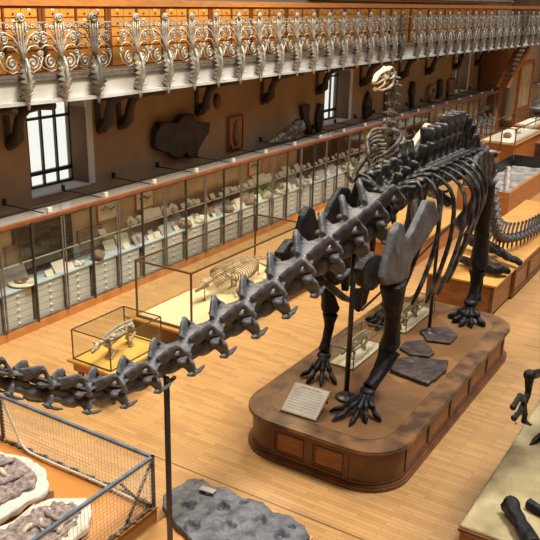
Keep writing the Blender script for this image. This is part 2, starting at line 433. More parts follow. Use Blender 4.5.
for i in range(18):
    x = 7.0 + i*1.72
    o = proto if i == 0 else copy_tree(proto)
    o.location = (x, 11.45, 4.602)
    o['label'] = 'orange drawer cabinet on the gallery, %s from the left' % ORD[i]; o['group'] = 'drawer cabinets on the gallery'

# ------------------------------------------------------------------ long glazed wall cases
CY = 10.83
UW = 1.5
proto = thing('display_case', 'x', 'display case', (0, 0, 0))
MB().box((0, CY-.02, 0), (UW, CY+.6, .15)).build('plinth', PLINTH, proto)
MB().box((.02, CY+.09, .15), (UW-.02, CY+.62, .84)).build('drawer_chest', DRWG, proto)
MB().box((0, CY+.045, .84), (UW, CY+.66, .865)).build('counter', BLUTOP, proto)
MB().box((0, CY+.60, .867), (UW, CY+.66, 2.08)).build('back_panel', BACKP, proto)
dm = MB().box((0, 0, 0), (.66, .03, .126)).mesh('drawer', DRW, bevel=.005)
km = MB().ball((.33, -.012, .06), (.032, .014, .018), 8).mesh('knob', KNOB, True)
for cx in (.06, .785):
    for q in range(5):
        dd = ob('drawer', dm, proto, (cx, CY+.062, .165 + q*.134)); ob('knob', km, dd)
MB().box((.03, CY+.36, 1.22), (UW-.03, CY+.58, 1.235)).build('glass_shelf', GLASS, proto)
MB().box((.03, CY+.35, 1.215), (UW-.03, CY+.36, 1.24)).build('shelf_edge', KNOB, proto)
MB().box((0, CY-.03, 2.07), (UW, CY+.05, 2.13)).build('front_rail', REDW, proto)
for z_ in (.16, 2.03): MB().box((0, CY-.005, z_), (UW, CY+.02, z_+.04)).build('frame_rail', STEELL, proto)
MB().box((-.018, CY-.03, .15), (.018, CY+.01, 2.1)).build('dark_post', STEEL, proto)
for a_ in (.70, .765): MB().box((a_, CY-.02, .155), (a_+.035, CY-.006, 2.04)).build('door_stile', STEELL, proto)
MB().tube([(.75, CY-.05, .2), (.75, CY-.05, .85)], .014, 6).ball((.75, CY-.05, .2), .025, 6).build('door_handle', STEELL, proto)
for a_, b_ in ((.02, .70), (.80, UW-.02)): MB().box((a_, CY, .2), (b_, CY+.004, 2.03)).build('glass', GLASS, proto)
MB().box((0, CY+.05, 2.10), (UW, CY+.5, 2.115)).build('glazed_top', BLUEP, proto)
MB().box((0, CY+.5, 2.11), (UW, CY+.54, 2.15)).box((.355, CY+.06, 2.15), (.375, 11.98, 2.17)).box((.35, 11.9, 2.14), (.38, 11.98, 2.27)).build('back_rail', BLKIRON, proto)
cases = []
CX0 = 6.29
for i in range(21):
    o = proto if i == 0 else copy_tree(proto)
    o.location = (CX0 + UW*i, 0, 0); cases.append(o)
    o['label'] = 'glazed wall case with pale drawers, %s from the left along the wall' % ORD[i] if i > 1 else ('glazed wall case with pale drawers at the left picture edge' if i == 1 else 'glazed wall case nearest the camera, left end of the row')
    o['group'] = 'glazed cases along the wall'
for i in range(1, 21):
    o = MB().box((-.05, -.02, 0), (.05, .02, .09)).build('number_block', KNOB, loc=(CX0 + UW*i + .55, CY+.1, 2.13))
    tag(o, 'small white block on top of the %s wall case from the left' % ORD[i], 'block', 'white blocks on the case tops')

# specimens in the cases
def tilt(x, y, z, ang=.6, rz=0): return Matrix.Translation((x, y, z)) @ Matrix.Rotation(rz, 4, 'Z') @ Matrix.Rotation(-ang, 4, 'X')
card_m = MB().box((-.09, 0, 0), (.09, .012, .13)).mesh('card', CREAM)
bigcard_m = MB().box((-.17, 0, 0), (.17, .02, .24)).mesh('slab_plate', CREAM, bevel=.004)
grey_m = MB().box((-.25, 0, 0), (.25, .03, .30)).mesh('slab_plate', GREYP, bevel=.005)
brown_m = MB().box((-.2, 0, 0), (.2, .03, .3)).mesh('slab_plate', BROWNP, bevel=.005)
tall_m = MB().box((-.3, 0, 0), (.3, .03, .75)).mesh('slab_plate', DKFOS, bevel=.005)
frame_m = MB().box((-.3, 0, 0), (.3, .03, .03)).box((-.3, 0, .47), (.3, .03, .5)).box((-.3, 0, 0), (-.27, .03, .5)).box((.27, 0, 0), (.3, .03, .5)).mesh('frame', ORNG)
fboard_m = MB().box((-.27, .005, .03), (.27, .02, .47)).mesh('board', CREAM)
fbone_m = MB().tube([(-.2, 0, .25), (-.05, -.01, .3), (.1, 0, .22), (.22, 0, .27)], [.02, .05, .04, .02], 8, .4).mesh('mounted_fossil', BROWNP, True)
def rock_mesh(s, m, seed):
    mb = MB(); rnd = random.Random(seed)
    for _ in range(6): mb.ball((rnd.uniform(-.08, .08)*s, rnd.uniform(-.05, .05)*s, rnd.uniform(.03, .08)*s), tuple(rnd.uniform(.05, .09)*s for _ in range(3)), 8)
    return organic(mb, 'rock', m, .014*s, 2, .012*s, 14)
rocks = [rock_mesh(1.2, CREAM, 1), rock_mesh(1.6, BROWNP, 2), rock_mesh(1.4, GREYP, 3), rock_mesh(1.3, IVORY, 4), rock_mesh(1.0, REDM, 5), rock_mesh(2.2, GRNM, 6)]
plate_m = MB().lathe([(.0, 0), (.22, .0), (.26, .03), (.25, .05), (.22, .045)], 20).mesh('rim', CREAM, True)
am = MB(); am.tube([(.15*(1-.06*k)*math.cos(k*.55), .15*(1-.06*k)*math.sin(k*.55), .07) for k in range(15)], [.045*(1-.05*k) for k in range(15)], 8)
amm_m = am.mesh('coiled_fossil', BROWNP, True)
KIND = {'card': ('specimen_card', 'small cream card', 'card'), 'big': ('fossil_plate', 'cream fossil plate', 'fossil'), 'grey': ('stone_slab', 'grey stone slab', 'fossil'),
        'brown': ('stone_slab', 'brown stone slab', 'fossil'), 'tall': ('tall_fossil_panel', 'tall dark fossil panel', 'fossil'),
        'r0': ('fossil_lump', 'cream fossil lump', 'fossil'), 'r1': ('fossil_lump', 'brown fossil lump', 'fossil'), 'r2': ('fossil_lump', 'grey fossil lump', 'fossil'),
        'r3': ('fossil_lump', 'ivory bone piece', 'fossil'), 'r4': ('fossil_lump', 'rust red fossil lump', 'fossil'), 'r5': ('green_lump', 'green textured lump', 'specimen')}
MEM = {'card': card_m, 'big': bigcard_m, 'grey': grey_m, 'brown': brown_m, 'tall': tall_m}
used = {}
def specimen(kind, ci, u, where, s=1.0):
    """ci case index, u position 0..1 along it, where: front / shelf / back"""
    name, look, cat = KIND[kind]
    x = CX0 + UW*ci + u*UW
    y, z = {'front': (CY+.16, .867), 'middle': (CY+.38, .867), 'shelf': (CY+.47, 1.237), 'back': (CY+.585, 1.25), 'low': (CY+.585, .87)}[where]
    side = ['far left', 'left', 'centre left', 'centre', 'centre right', 'right', 'far right'][min(6, int(u*7))]
    pl = {'front': 'counter front', 'middle': 'counter rear', 'shelf': 'upper shelf', 'back': 'back panel', 'low': 'back panel'}[where]
    lab = '%s, %s, %s of %s wall case from left' % (look, pl, side, ORD[ci])
    k = (lab)
    if k in used: return
    used[k] = 1
    if kind in MEM:
        a = .55 if where in ('front', 'middle', 'shelf') and kind != 'tall' else .03
        yy = y if a > .1 else CY + .54
        M = tilt(x, yy - (.06 if where == 'shelf' else 0), z, a, random.uniform(-.15, .15) if a > .1 else 0) @ Matrix.Scale(s, 4)
        o = ob(name, MEM[kind], M=M)
    else:
        o = ob(name, rocks[int(kind[1])], M=Matrix.Translation((x, y, z + .002)) @ Matrix.Rotation(random.uniform(0, 6), 4, 'Z') @ Matrix.Scale(s, 4))
    tag(o, lab, cat, 'specimens in the wall cases')
# nearest cases, as the photograph shows them
specimen('r3', 1, .33, 'front', 1.3); specimen('big', 1, .22, 'middle', .9)
specimen('grey', 1, .72, 'middle', 1.2); specimen('grey', 1, .93, 'middle', 1.1)
specimen('brown', 1, .35, 'low', 2.2); specimen('brown', 1, .8, 'low', 2.2); specimen('brown', 3, .35, 'low', 1.8); specimen('tall', 2, .3, 'low', 1.35); specimen('tall', 2, .75, 'low', 1.35)
p = thing('ammonite_dish', 'round pale dish with a coiled brown fossil, in the case at the left picture edge', 'fossil', (CX0+UW*1.93, CY+.24, .867))
ob('rim', plate_m, p, (0, 0, 0)); ob('coiled_fossil', amm_m, p, (0, 0, -.02))
specimen('big', 2, .55, 'front', 1.0); specimen('card', 2, .35, 'front', 1.0); specimen('card', 2, .70, 'front', 1.0); specimen('r0', 2, .85, 'front', .7)
def framed(ci, u):
    x = CX0 + UW*ci + u*UW
    t = thing('framed_fossil', 'wood-framed cream board with brown fossil in the %s wall case from left' % ORD[ci], 'framed fossil', (x, CY+.56, 1.45), 0, 'framed fossils in the wall cases')
    ob('frame', frame_m, t); ob('board', fboard_m, t); ob('mounted_fossil', fbone_m, t)
framed(3, .7)
specimen('r1', 3, .2, 'front', .9); specimen('card', 3, .5, 'shelf'); specimen('big', 3, .62, 'middle', .9); specimen('big', 3, .9, 'middle', 1.1)
specimen('card', 3, .8, 'front'); specimen('grey', 3, .15, 'low', .9)
rnd = random.Random(3)
for ci in range(4, 21):
    nf = 5 if ci < 9 else (4 if ci < 14 else 2)
    kinds = ['card', 'big', 'card', 'r0', 'r2', 'big', 'r1', 'card', 'grey', 'r3']
    for where in ('front', 'middle', 'shelf'):
        for k in range(nf):
            u = (k + .5 + rnd.uniform(-.15, .15)) / nf
            kk = rnd.choice(kinds if where != 'shelf' else ['card', 'big', 'card', 'r0'])
            specimen(kk, ci, u, where, rnd.uniform(.7, 1.1))
    if ci in (4, 7, 12): framed(ci, .5)
    if ci in (9, 10, 11, 14, 15): specimen('tall', ci, .3, 'low', 1.3); specimen('tall', ci, .75, 'low', 1.3)
    if ci in (5, 6, 13): specimen('brown', ci, .3, 'low', 1.8); specimen('brown', ci, .75, 'low', 1.8)
specimen('r5', 7, .45, 'middle', .75); specimen('r5', 7, .82, 'middle', .65); specimen('r4', 6, .85, 'middle', 1.3)

# ------------------------------------------------------------------ things on the left wall
def wallpoly(name, pts, y0, th, m, label, cat, vox=.022, disp=.02, parent=None):
    mb = MB(); mb.prism(pts, 0, th, lambda u, v, w: V((u, y0 - w, v)))
    me = organic(mb, name, m, vox, 3, disp, 5)
    o = ob(name, me, parent)
    if label: tag(o, label, cat)
    return o
wallpoly('fossil_slab', [(13.92, 2.95), (14.15, 3.22), (14.75, 3.15), (14.95, 3.3), (15.35, 3.28), (15.5, 3.08), (16.0, 3.0), (15.98, 2.75), (15.6, 2.45), (15.45, 2.22), (15.2, 2.2), (15.05, 2.42),
          (14.95, 2.3), (14.75, 2.25), (14.3, 2.5), (13.95, 2.62)], 11.96, .2, DKFOS, 'wide jagged dark brown fossil slab on the wall right of the first window', 'fossil')
o = thing('wooden_plaque', 'narrow upright wooden panel with a fossil on the wall beside the jagged slab', 'plaque', (17.05, 11.97, 2.1))
MB().box((0, -.04, 0), (.68, 0, .9)).build('board', ORNG, o); MB().box((0, -.06, 0), (.04, -.04, .9)).box((.64, -.06, 0), (.68, -.04, .9)).box((.04, -.06, .86), (.64, -.04, .9)).box((.04, -.06, 0), (.64, -.04, .04)).build('frame', DARKW, o)
MB().tube([(.34, -.06, .12), (.3, -.07, .4), (.36, -.07, .62), (.34, -.06, .8)], [.06, .11, .12, .05], 8, .5).build('fossil', BROWNP, o, True)
mb = MB(); mb.tube([(18.25, 11.4, 2.24), (18.8, 11.4, 2.33), (19.4, 11.38, 2.45), (19.9, 11.38, 2.5)], [.04, .10, .17, .2], 10, .8)
mb.ball((19.75, 11.38, 2.5), (.28, .16, .22)); mb.tube([(18.5, 11.36, 2.22), (19.2, 11.34, 2.22), (19.9, 11.34, 2.28)], [.04, .06, .1], 8)
tag(ob('skull_cast', organic(mb, 'skull_cast', IGB, .03, 2, .04, 12)), 'long pointed grey skull on the black rail left of the second window', 'skull')
wallpoly('wall_fossil', [(20.75, 2.95), (21.3, 2.95), (21.25, 2.6), (21.45, 2.2), (21.65, 1.95), (21.3, 2.05), (21.0, 2.3), (20.9, 2.65)], 11.96, .12, DKFOS, 'dark elongated fossil hanging on the wall, second left of the second window', 'fossil')
wallpoly('wall_fossil', [(21.95, 2.9), (22.2, 2.85), (22.25, 2.4), (22.1, 2.0), (21.9, 1.98), (21.8, 2.4)], 11.96, .1, DKFOS, 'narrow dark oval fossil hanging directly beside the second window', 'fossil')
mb = MB(); mb.ball((16.58, 11.95, 3.45), (.13, .07, .2), 12); tag(mb.build('wall_boss', DARKW, smooth=True), 'small dark oval boss high on the wall above the wooden plaque', 'ornament')
wallpoly('hanging_bone', [(25.25, 2.6), (25.5, 3.0), (25.75, 2.7), (25.85, 2.1), (25.3, 2.05)], 11.96, .12, DKFOS, 'wedge-shaped dark fossil on the wall left of the upright skeleton head', 'fossil')
wallpoly('hanging_bone', [(29.3, 2.7), (29.5, 3.05), (29.75, 2.95), (29.7, 2.5), (29.75, 2.0), (29.5, 1.95), (29.45, 2.4)], 11.96, .12, DKFOS, 'tall dark bone on the wall right of the upright skeleton neck', 'fossil')
mb = MB(); mb.tube([(31.35, 11.85, 2.05), (31.25, 11.85, 2.4), (31.35, 11.85, 2.65), (31.75, 11.85, 2.7), (31.85, 11.85, 2.5), (31.7, 11.85, 2.2), (31.55, 11.85, 2.05)], [.08, .09, .09, .09, .08, .07, .06], 8)
tag(mb.build('curved_bone', OLDB, smooth=True), 'looped brown bone on the wall above the far cases', 'fossil')
wallpoly('hanging_bone', [(33.6, 2.8), (34.3, 2.85), (34.4, 2.1), (33.7, 2.05)], 11.96, .12, BROWNP, 'squarish brown fossil on the wall near the third window', 'fossil')
wallpoly('hanging_bone', [(27.0, 2.95), (27.4, 2.9), (27.5, 2.1), (27.1, 2.05)], 11.96, .12, BROWNP, 'upright brown fossil on the wall behind the upright skeleton', 'fossil')
wallpoly('hanging_bone', [(32.4, 2.9), (32.8, 2.9), (32.9, 2.2), (32.4, 2.1)], 11.96, .1, DKFOS, 'dark upright fossil on the wall between looped bone and third window', 'fossil')

# ------------------------------------------------------------------ central pedestal
def rrect(x0, x1, y0, y1, r, n=10):
    p = []
    for cx, cy, a in ((x1-r, y1-r, 0), (x0+r, y1-r, PI/2), (x0+r, y0+r, PI), (x1-r, y0+r, 1.5*PI)):
        p += [(cx + r*math.cos(a + PI/2*k/n), cy + r*math.sin(a + PI/2*k/n)) for k in range(n+1)]
    return p
PX0, PX1, PY0, PY1, PR = 8.02, 13.5, 3.14, 5.42, .55
pd = thing('rounded_pedestal', 'large low chestnut pedestal with rounded corners under the long-necked skeleton', 'pedestal')
def g(e): return rrect(PX0-e, PX1+e, PY0-e, PY1+e, PR+e)
MB().prism(g(0), .05, .54).build('body', PED, pd)
m = MB(); m.prism(g(.07), 0, .055); m.prism(g(.05), .056, .075); m.build('plinth_moulding', PEDD, pd)
m = MB(); m.prism(g(.03), .52, .548); m.prism(g(.07), .548, .575); m.prism(g(.06), .575, .598); m.build('top_board', RIM, pd)
MB().prism(rrect(PX0+.22, PX1-.22, PY0+.22, PY1-.22, .4), .599, .603).build('deck', PTOP, pd)
def panel_frame(m, a, b, w=.06, z0=.09, z1=.51, nrm=(0, -1)):
    a = V((*a, 0)); b = V((*b, 0)); t = (b-a); L = t.length; t.normalize(); nn = V((*nrm, 0))
    def q(u0, u1, za, zb, o0=.0, o1=.018):
        P = [a + t*u + nn*o for u, o in ((u0, o0), (u1, o0), (u1, o1), (u0, o1))]
        m.prism([(p.x, p.y) for p in P], za, zb)
    q(0, L, z0-.01, z0+w*.7); q(0, L, z1-w*.7, z1); q(0, w, z0+w*.7, z1-w*.7); q(L-w, L, z0+w*.7, z1-w*.7)
    q(w+.02, L-w-.02, z0+w*.7+.02, z0+w*.7+.035, 0, .012); q(w+.02, L-w-.02, z1-w*.7-.035, z1-w*.7-.02, 0, .012)
    q(w+.02, w+.035, z0+w*.7+.035, z1-w*.7-.035, 0, .012); q(L-w-.035, L-w-.02, z0+w*.7+.035, z1-w*.7-.035, 0, .012)
def seg(a, b, n, nrm):
    for k in range(n):
        p = V(a).lerp(V(b), k/n); q = V(a).lerp(V(b), (k+1)/n)
        m = MB(); panel_frame(m, p, q, nrm=nrm); m.build('side_panel', PEDD, pd)
seg((PX0, PY1-PR), (PX0, PY0+PR), 2, (-1, 0)); seg((PX0+PR, PY0), (PX1-PR, PY0), 5, (0, -1))
for cx, cy, a in ((PX0+PR, PY0+PR, PI), (PX0+PR, PY1-PR, PI/2), (PX1-PR, PY0+PR, 1.5*PI)):
    m = MB()
    for z0, z1, e in ((.08, .12, .018), (.12, .47, .004), (.47, .51, .018)):
        A = [(cx + (PR+e)*math.cos(a+PI/2*k/12), cy + (PR+e)*math.sin(a+PI/2*k/12)) for k in range(13)]
        B = [(cx + (PR-.02)*math.cos(a+PI/2*k/12), cy + (PR-.02)*math.sin(a+PI/2*k/12)) for k in range(13)]
        m.prism(A + B[::-1], z0, z1)
    m.build('corner_panel', PEDD, pd)
PT = .604
# sign
def sign_on(loc, rz, w, h, lines, label, name='information_sign', tl=.0):
    t = thing(name, label, 'sign', loc, rz)
    t.rotation_euler = (tl, 0, rz)
    MB().box((-w/2, -h/2, 0), (w/2, h/2, .02)).build('frame', DARKW, t)
    if tl > .3:
        for sx in (-1, 1): MB().box((sx*w*.4-.012, -h*.5+.02 if False else h*.30, -.17), (sx*w*.4+.012, h*.30+.024, 0)).build('prop', DARKW, t)
    MB().box((-w/2+.015, -h/2+.015, .02), (w/2-.015, h/2-.015, .024)).build('sheet', PAPER, t)
    m = MB(); rr = random.Random(2)
    for k in range(lines):
        yy = h/2 - .06 - k*(h-.1)/lines; x = -w/2 + .05 if k else -w*.28
        xe = w/2 - .06 if k else w*.28
        hh = .018 if k == 0 else .007
        while x < xe:
            ww = rr.uniform(.02, .07); m.box((x, yy-hh/2, .024), (min(xe, x+ww), yy+hh/2, .0255)); x += ww + .012
    m.build('print', INK, t)
    return t
sign_on((8.50, 4.62, PT+.13), -PI/2 + .03, .56, .50, 9, 'grey printed information sign with dark frame near the front of the big pedestal', tl=.52)

# ------------------------------------------------------------------ the long-necked skeleton
dip = thing('sauropod_skeleton', 'huge dark long-necked dinosaur skeleton standing on the rounded pedestal', 'skeleton')
def cervical(seed, m=None):
    rnd = random.Random(seed); j = lambda s=.015: rnd.uniform(-s, s)
    b = MB()
    b.tube([(-.54, 0, -.06), (-.38, 0, -.06), (-.1, 0, -.09), (.2, 0, -.09), (.42, 0, -.06), (.58, 0, -.06)], [.11, .14, .09, .09, .17, .16], 12)
    b.ball((-.52, 0, -.06), (.13, .12, .12))
    b.tube([(-.3, 0, .02), (0, 0, .06), (.3, 0, .06)], [.07, .07, .08], 8)
    # saddle-shaped roof between the front and rear joints
    b.tube([(-.64, 0, .17), (-.45, 0, .19), (-.2, 0, .20), (.0, 0, .23), (.2, 0, .27), (.42, 0, .27), (.60, 0, .22)], [.33, .30, .19, .15, .20, .32, .30], 14, .17, up=(0, 0, 1))
    for s in (-1, 1):
        b.tube([(-.06, s*.08, .22), (.08, s*.15, .32), (.20, s*.21, .42+j()), (.30, s*.25, .50+j())], [.15, .15, .13, .08], 10, .36, up=(0, 1, 0))
        b.tube([(.26, s*.25, .50), (.40, s*.27, .38), (.56, s*.27, .24)], [.055, .05, .08], 8)
        b.ball((.60, s*.26, .18), (.11, .08, .07)); b.ball((-.66, s*.27, .15), (.10, .08, .06))
        b.tube([(-.30, s*.10, .02), (-.30, s*.22, -.06), (-.28, s*.25, -.18+j())], [.08, .06, .05], 8, 1.5)
        b.tube([(-.30, s*.08, -.12), (-.30, s*.2, -.20), (-.28, s*.25, -.25)], [.05, .045, .05], 8)
        b.tube([(-.44, s*.24, -.22), (-.30, s*.25, -.25), (-.08, s*.25, -.26), (.12+j(), s*.24, -.24)], [.03, .055, .04, .02], 8)
    return organic(b, 'cervical_vertebra', m or BONEL, .019, 3, .009, 7)
CERV = [cervical(k) for k in range(3)]
def frame_at(p, t, side=V((0, 1, 0)), s=1.0, sz=None, sy=None):
    t = V(t).normalized(); z = t.cross(side).normalized()
    if z.z < 0: z = -z
    y = z.cross(t).normalized()
    M = Matrix((( t.x*s, y.x*(sy or s), z.x*(sz or s), p[0]), (t.y*s, y.y*(sy or s), z.y*(sz or s), p[1]), (t.z*s, y.z*(sy or s), z.z*(sz or s), p[2]), (0, 0, 0, 1)))
    return M
# centreline nodes of the neck (head end first), centre height
NECK = [(2.72, 3.70), (3.02, 3.50), (3.34, 3.32), (3.68, 3.08), (4.06, 2.84), (4.47, 2.69), (4.90, 2.65), (5.37, 2.65), (5.88, 2.66), (6.43, 2.69), (7.02, 2.73), (7.64, 2.81), (8.28, 2.89), (8.93, 2.95), (9.55, 3.03), (10.1, 3.14)]
for i in range(len(NECK)-1):
    a = V((NECK[i][0], 4.4, NECK[i][1])); b = V((NECK[i+1][0], 4.4, NECK[i+1][1]))
    L = (b-a).length; hgt = [.28, .30, .33, .36, .39, .42, .45, .52, .58, .64, .70, .76, .82, .86, .88][i]
    ob('cervical_vertebra', CERV[i % 3], dip, M=frame_at((a+b)/2, b-a, s=L*1.0, sz=hgt*1.05, sy=hgt*1.22))
# skull at the end of the neck (outside the picture to the left)
mb = MB(); mb.tube([(2.72, 4.4, 3.76), (2.5, 4.4, 3.74), (2.25, 4.4, 3.6), (2.02, 4.4, 3.42)], [.12, .13, .10, .06], 10); mb.ball((2.62, 4.4, 3.8), (.13, .11, .1))
ob('skull', organic(mb, 'skull', BONE, .02, 3, .01, 12), dip)
# dorsal vertebrae with tall spines
def dorsal(h, bif, seed):
    b = MB()
    b.tube([(-.16, 0, 0), (-.1, 0, 0), (0, 0, 0), (.1, 0, 0), (.16, 0, 0)], [.17, .16, .12, .16, .17], 14)
    b.ball((0, 0, .2), (.11, .10, .16))
    if bif:
        for s in (-1, 1): b.tube([(0, s*.05, .25), (.0, s*.10, .5*h+.1), (.02, s*.16, h-.05), (.02, s*.17, h)], [.07, .055, .07, .07], 8, .8, up=(1, 0, 0))
    else:
        b.tube([(0, 0, .25), (0, 0, .5*h), (.01, 0, h-.12), (.01, 0, h)], [.09, .08, .13, .12], 10, .5, up=(1, 0, 0))
        for s in (-1, 1):
            b.tube([(-.03, s*.03, .3), (-.03, s*.07, .6*h), (0, s*.06, h-.08)], [.03, .03, .04], 6)
            b.tube([(.06, s*.03, .3), (.06, s*.04, .6*h), (.04, s*.03, h-.1)], [.03, .03, .03], 6)
    for s in (-1, 1):
        b.tube([(0, s*.06, .28), (0, s*.2, .33), (0, s*.36, .37), (0, s*.46, .37)], [.07, .05, .06, .07], 8, .8)
        b.tube([(0, s*.09, .12), (0, s*.24, .26), (0, s*.4, .34)], [.04, .03, .03], 6)
        b.tube([(-.1, s*.09, .3), (-.2, s*.11, .28)], [.05, .045], 6); b.tube([(.08, s*.08, .32), (.18, s*.1, .33)], [.05, .04], 6)
    return organic(b, 'dorsal_vertebra', BONE, .022, 2, .012, 10)
DORS = [dorsal(.55, True, 1), dorsal(.72, True, 2), dorsal(.9, False, 3), dorsal(1.0, False, 4)]
dx = [10.1 + .285*k for k in range(11)]
def spz(x):   # height of the centra along the back
    return 3.26 - .14*max(0, 10.9-x) - .02*max(0, x-12.8)
for i, x in enumerate(dx):
    me = DORS[0 if i < 3 else 1 if i < 5 else 2 if i < 8 else 3]
    ob('dorsal_vertebra', me, dip, M=frame_at((x+.14, 4.4, spz(x)), (1, 0, 0)))
# sacrum: fused block
b = MB(); b.tube([(13.2, 4.4, 3.24), (13.6, 4.4, 3.22), (14.0, 4.4, 3.16), (14.3, 4.4, 3.06)], [.2, .19, .19, .18], 12)
for k in range(5):
    x = 13.3 + .22*k; h = 4.2 - .05*k - .035*k*k
    b.tube([(x, 4.4, 3.3), (x+.01*k, 4.4, 3.7), (x+.03*k, 4.4, h)], [.09, .07, .12], 8, .5, up=(1, 0, 0))
    for s in (-1, 1): b.tube([(x, 4.4, 3.3), (x, 4.4+s*.25, 3.38), (x, 4.4+s*.42, 3.4)], [.09, .05, .07], 8)
ob('sacrum', organic(b, 'sacrum', BONE, .028, 2, .012, 10), dip)
# tail
def caudal(spine=1.0):
    b = MB()
    b.tube([(-.5, 0, 0), (-.3, 0, 0), (0, 0, 0), (.3, 0, 0), (.5, 0, 0)], [.34, .30, .24, .30, .34], 12)
    b.tube([(0, 0, .2), (.15, 0, .7*spine), (.35, 0, 1.15*spine)], [.13, .10, .13], 8, 1.0)
    for s in (-1, 1):
        b.tube([(0, s*.2, .1), (.05, s*.62, .05)], [.14, .08], 8, .6)
        b.tube([(-.3, s*.12, .35), (-.6, s*.14, .45)], [.08, .06], 6)
        b.tube([(.5, s*.08, -.3), (.6, 0, -.75*spine), (.8, 0, -1.0*spine)], [.06, .06, .05], 6)
    return organic(b, 'caudal_vertebra', BONES, .06, 1, .03, 4)
CAU = caudal()
TP = [V(p) for p in [(14.2, 4.4, 3.1), (14.75, 4.4, 2.92), (15.2, 4.4, 2.6), (15.55, 4.4, 2.2), (15.82, 4.4, 1.8), (16.15, 4.4, 1.45), (16.6, 4.38, 1.18), (17.1, 4.3, 1.05), (17.7, 4.18, 1.0), (18.4, 4.1, 1.0), (19.3, 4.05, 1.02), (20.3, 4.0, 1.04), (21.3, 4.0, 1.06)]]
def catmull(P, t):
    n = len(P)-1; i = min(n-1, int(t)); u = t-i
    p0 = P[max(0, i-1)]; p1 = P[i]; p2 = P[i+1]; p3 = P[min(n, i+2)]
    return .5*((2*p1) + (p2-p0)*u + (2*p0-5*p1+4*p2-p3)*u*u + (3*p1-p0-3*p2+p3)*u**3)
# equal-arc samples
S = [catmull(TP, k*.02) for k in range(int((len(TP)-1)/.02)+1)]
cum = [0]
for a, b in zip(S, S[1:]): cum.append(cum[-1] + (b-a).length)
def along(d):
    for k in range(1, len(cum)):
        if cum[k] >= d:
            return S[k-1].lerp(S[k], (d-cum[k-1])/(cum[k]-cum[k-1]+1e-9)), (S[min(len(S)-1, k+1)]-S[k-1]).normalized()
    return S[-1], (S[-1]-S[-2]).normalized()
dd = .0; k = 0
while dd < cum[-1]-.2:
    sc = max(.12, .25 - .012*dd); p, t = along(dd)
    z = max(p.z, .86) if p.x > 16.6 else p.z
    M = frame_at((p.x, p.y, z), t, s=sc*.9, sz=sc*(1.8 if dd < 2.5 else 1.5), sy=sc*1.4)
    if abs(t.z) > .8: pass
    ob('caudal_vertebra', CAU, dip, M=M); dd += sc*1.02; k += 1
# ribs
def curve_pts(P, n=14):
    P = [V(p) for p in P]; return [catmull(P, (len(P)-1)*k/n) for k in range(n+1)]
for i in range(8):
    x = 10.28 + .31*i; ln = [1.45, 1.55, 1.6, 1.55, 1.45, 1.3, 1.15, .95, .75][i]; w = [.55, .68, .78, .84, .86, .84, .8, .76, .7][i]
    for s in (-1, 1):
        yy = 4.4
        P = [(x, yy+s*.12, 3.42), (x+.02, yy+s*.42, 3.60), (x+.05, yy+s*(w-.04), 3.34), (x+.0, yy+s*(w+.02), 3.34-.35*ln), (x-.16, yy+s*(w-.04), 3.34-.7*ln), (x-.36, yy+s*(w-.14), 3.34-1.0*ln)]
        pts = curve_pts(P)
        m = MB(); m.tube(pts, [.05, .05, .055] + [.06, .065, .07, .075, .08, .08, .085, .085, .085] + [.085, .085, .06], 8, .42, up=(0, 1, 0))
        m.build('rib', BONE, dip, True)
# scapula + coracoid (near and far): traced outline, real thickness, slightly curved
def scapula(s, m):
    b = MB()
    y = 4.4 + s*.66
    blade = [(10.04, 3.42), (10.3, 3.36), (10.64, 3.05), (10.38, 2.93), (10.03, 2.82), (9.78, 2.72), (9.62, 2.62), (9.55, 2.42), (9.25, 2.44), (9.0, 2.5), (8.8, 2.54), (8.66, 2.68), (8.74, 2.86), (8.85, 3.02), (8.95, 3.22), (9.11, 3.33), (9.25, 3.26), (9.34, 3.08), (9.46, 3.03), (9.66, 3.1), (9.85, 3.28)]
    b.prism(blade, -.055, .055, lambda u, v, w: V((u, y + w, v)))
    cor = [(8.8, 2.95), (8.62, 3.0), (8.38, 3.0), (8.2, 2.9), (8.28, 2.7), (8.5, 2.56), (8.75, 2.5), (8.85, 2.6)]
    c_ = MB(); c_.prism(cor, -.07, .07, lambda u, v, w: V((u, y + w - s*.10, v)))
    ob('coracoid', organic(c_, 'coracoid', BONEB, .022, 3, .02, 7), dip)
    b.tube([(9.05, y+s*.02, 3.25), (8.98, y+s*.03, 3.0), (9.2, y+s*.02, 2.8)], [.06, .05, .04], 8)
    return organic(b, 'shoulder_blade', m, .025, 2, .015, 5)
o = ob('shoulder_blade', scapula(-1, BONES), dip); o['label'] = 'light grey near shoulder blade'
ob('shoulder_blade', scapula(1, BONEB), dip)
def long_bone(name, P, R, m, par, flat=1.0, up=None, knobs=(), vox=.022, disp=.01):
    b = MB(); pts = curve_pts(P, 10); n = len(pts); nr = len(R)-1
    rr = [R[min(nr, int(i/(n-1)*nr))]*(1-(i/(n-1)*nr - min(nr-1, int(i/(n-1)*nr)))) + R[min(nr, int(i/(n-1)*nr)+1)]*(i/(n-1)*nr - min(nr-1, int(i/(n-1)*nr))) for i in range(n)]
    b.tube(pts, rr, 12, flat, up)
    for c, r_ in knobs: b.ball(c, r_, 10)
    me = organic(b, name, m, vox, 2, disp, 8); return ob(name, me, par)
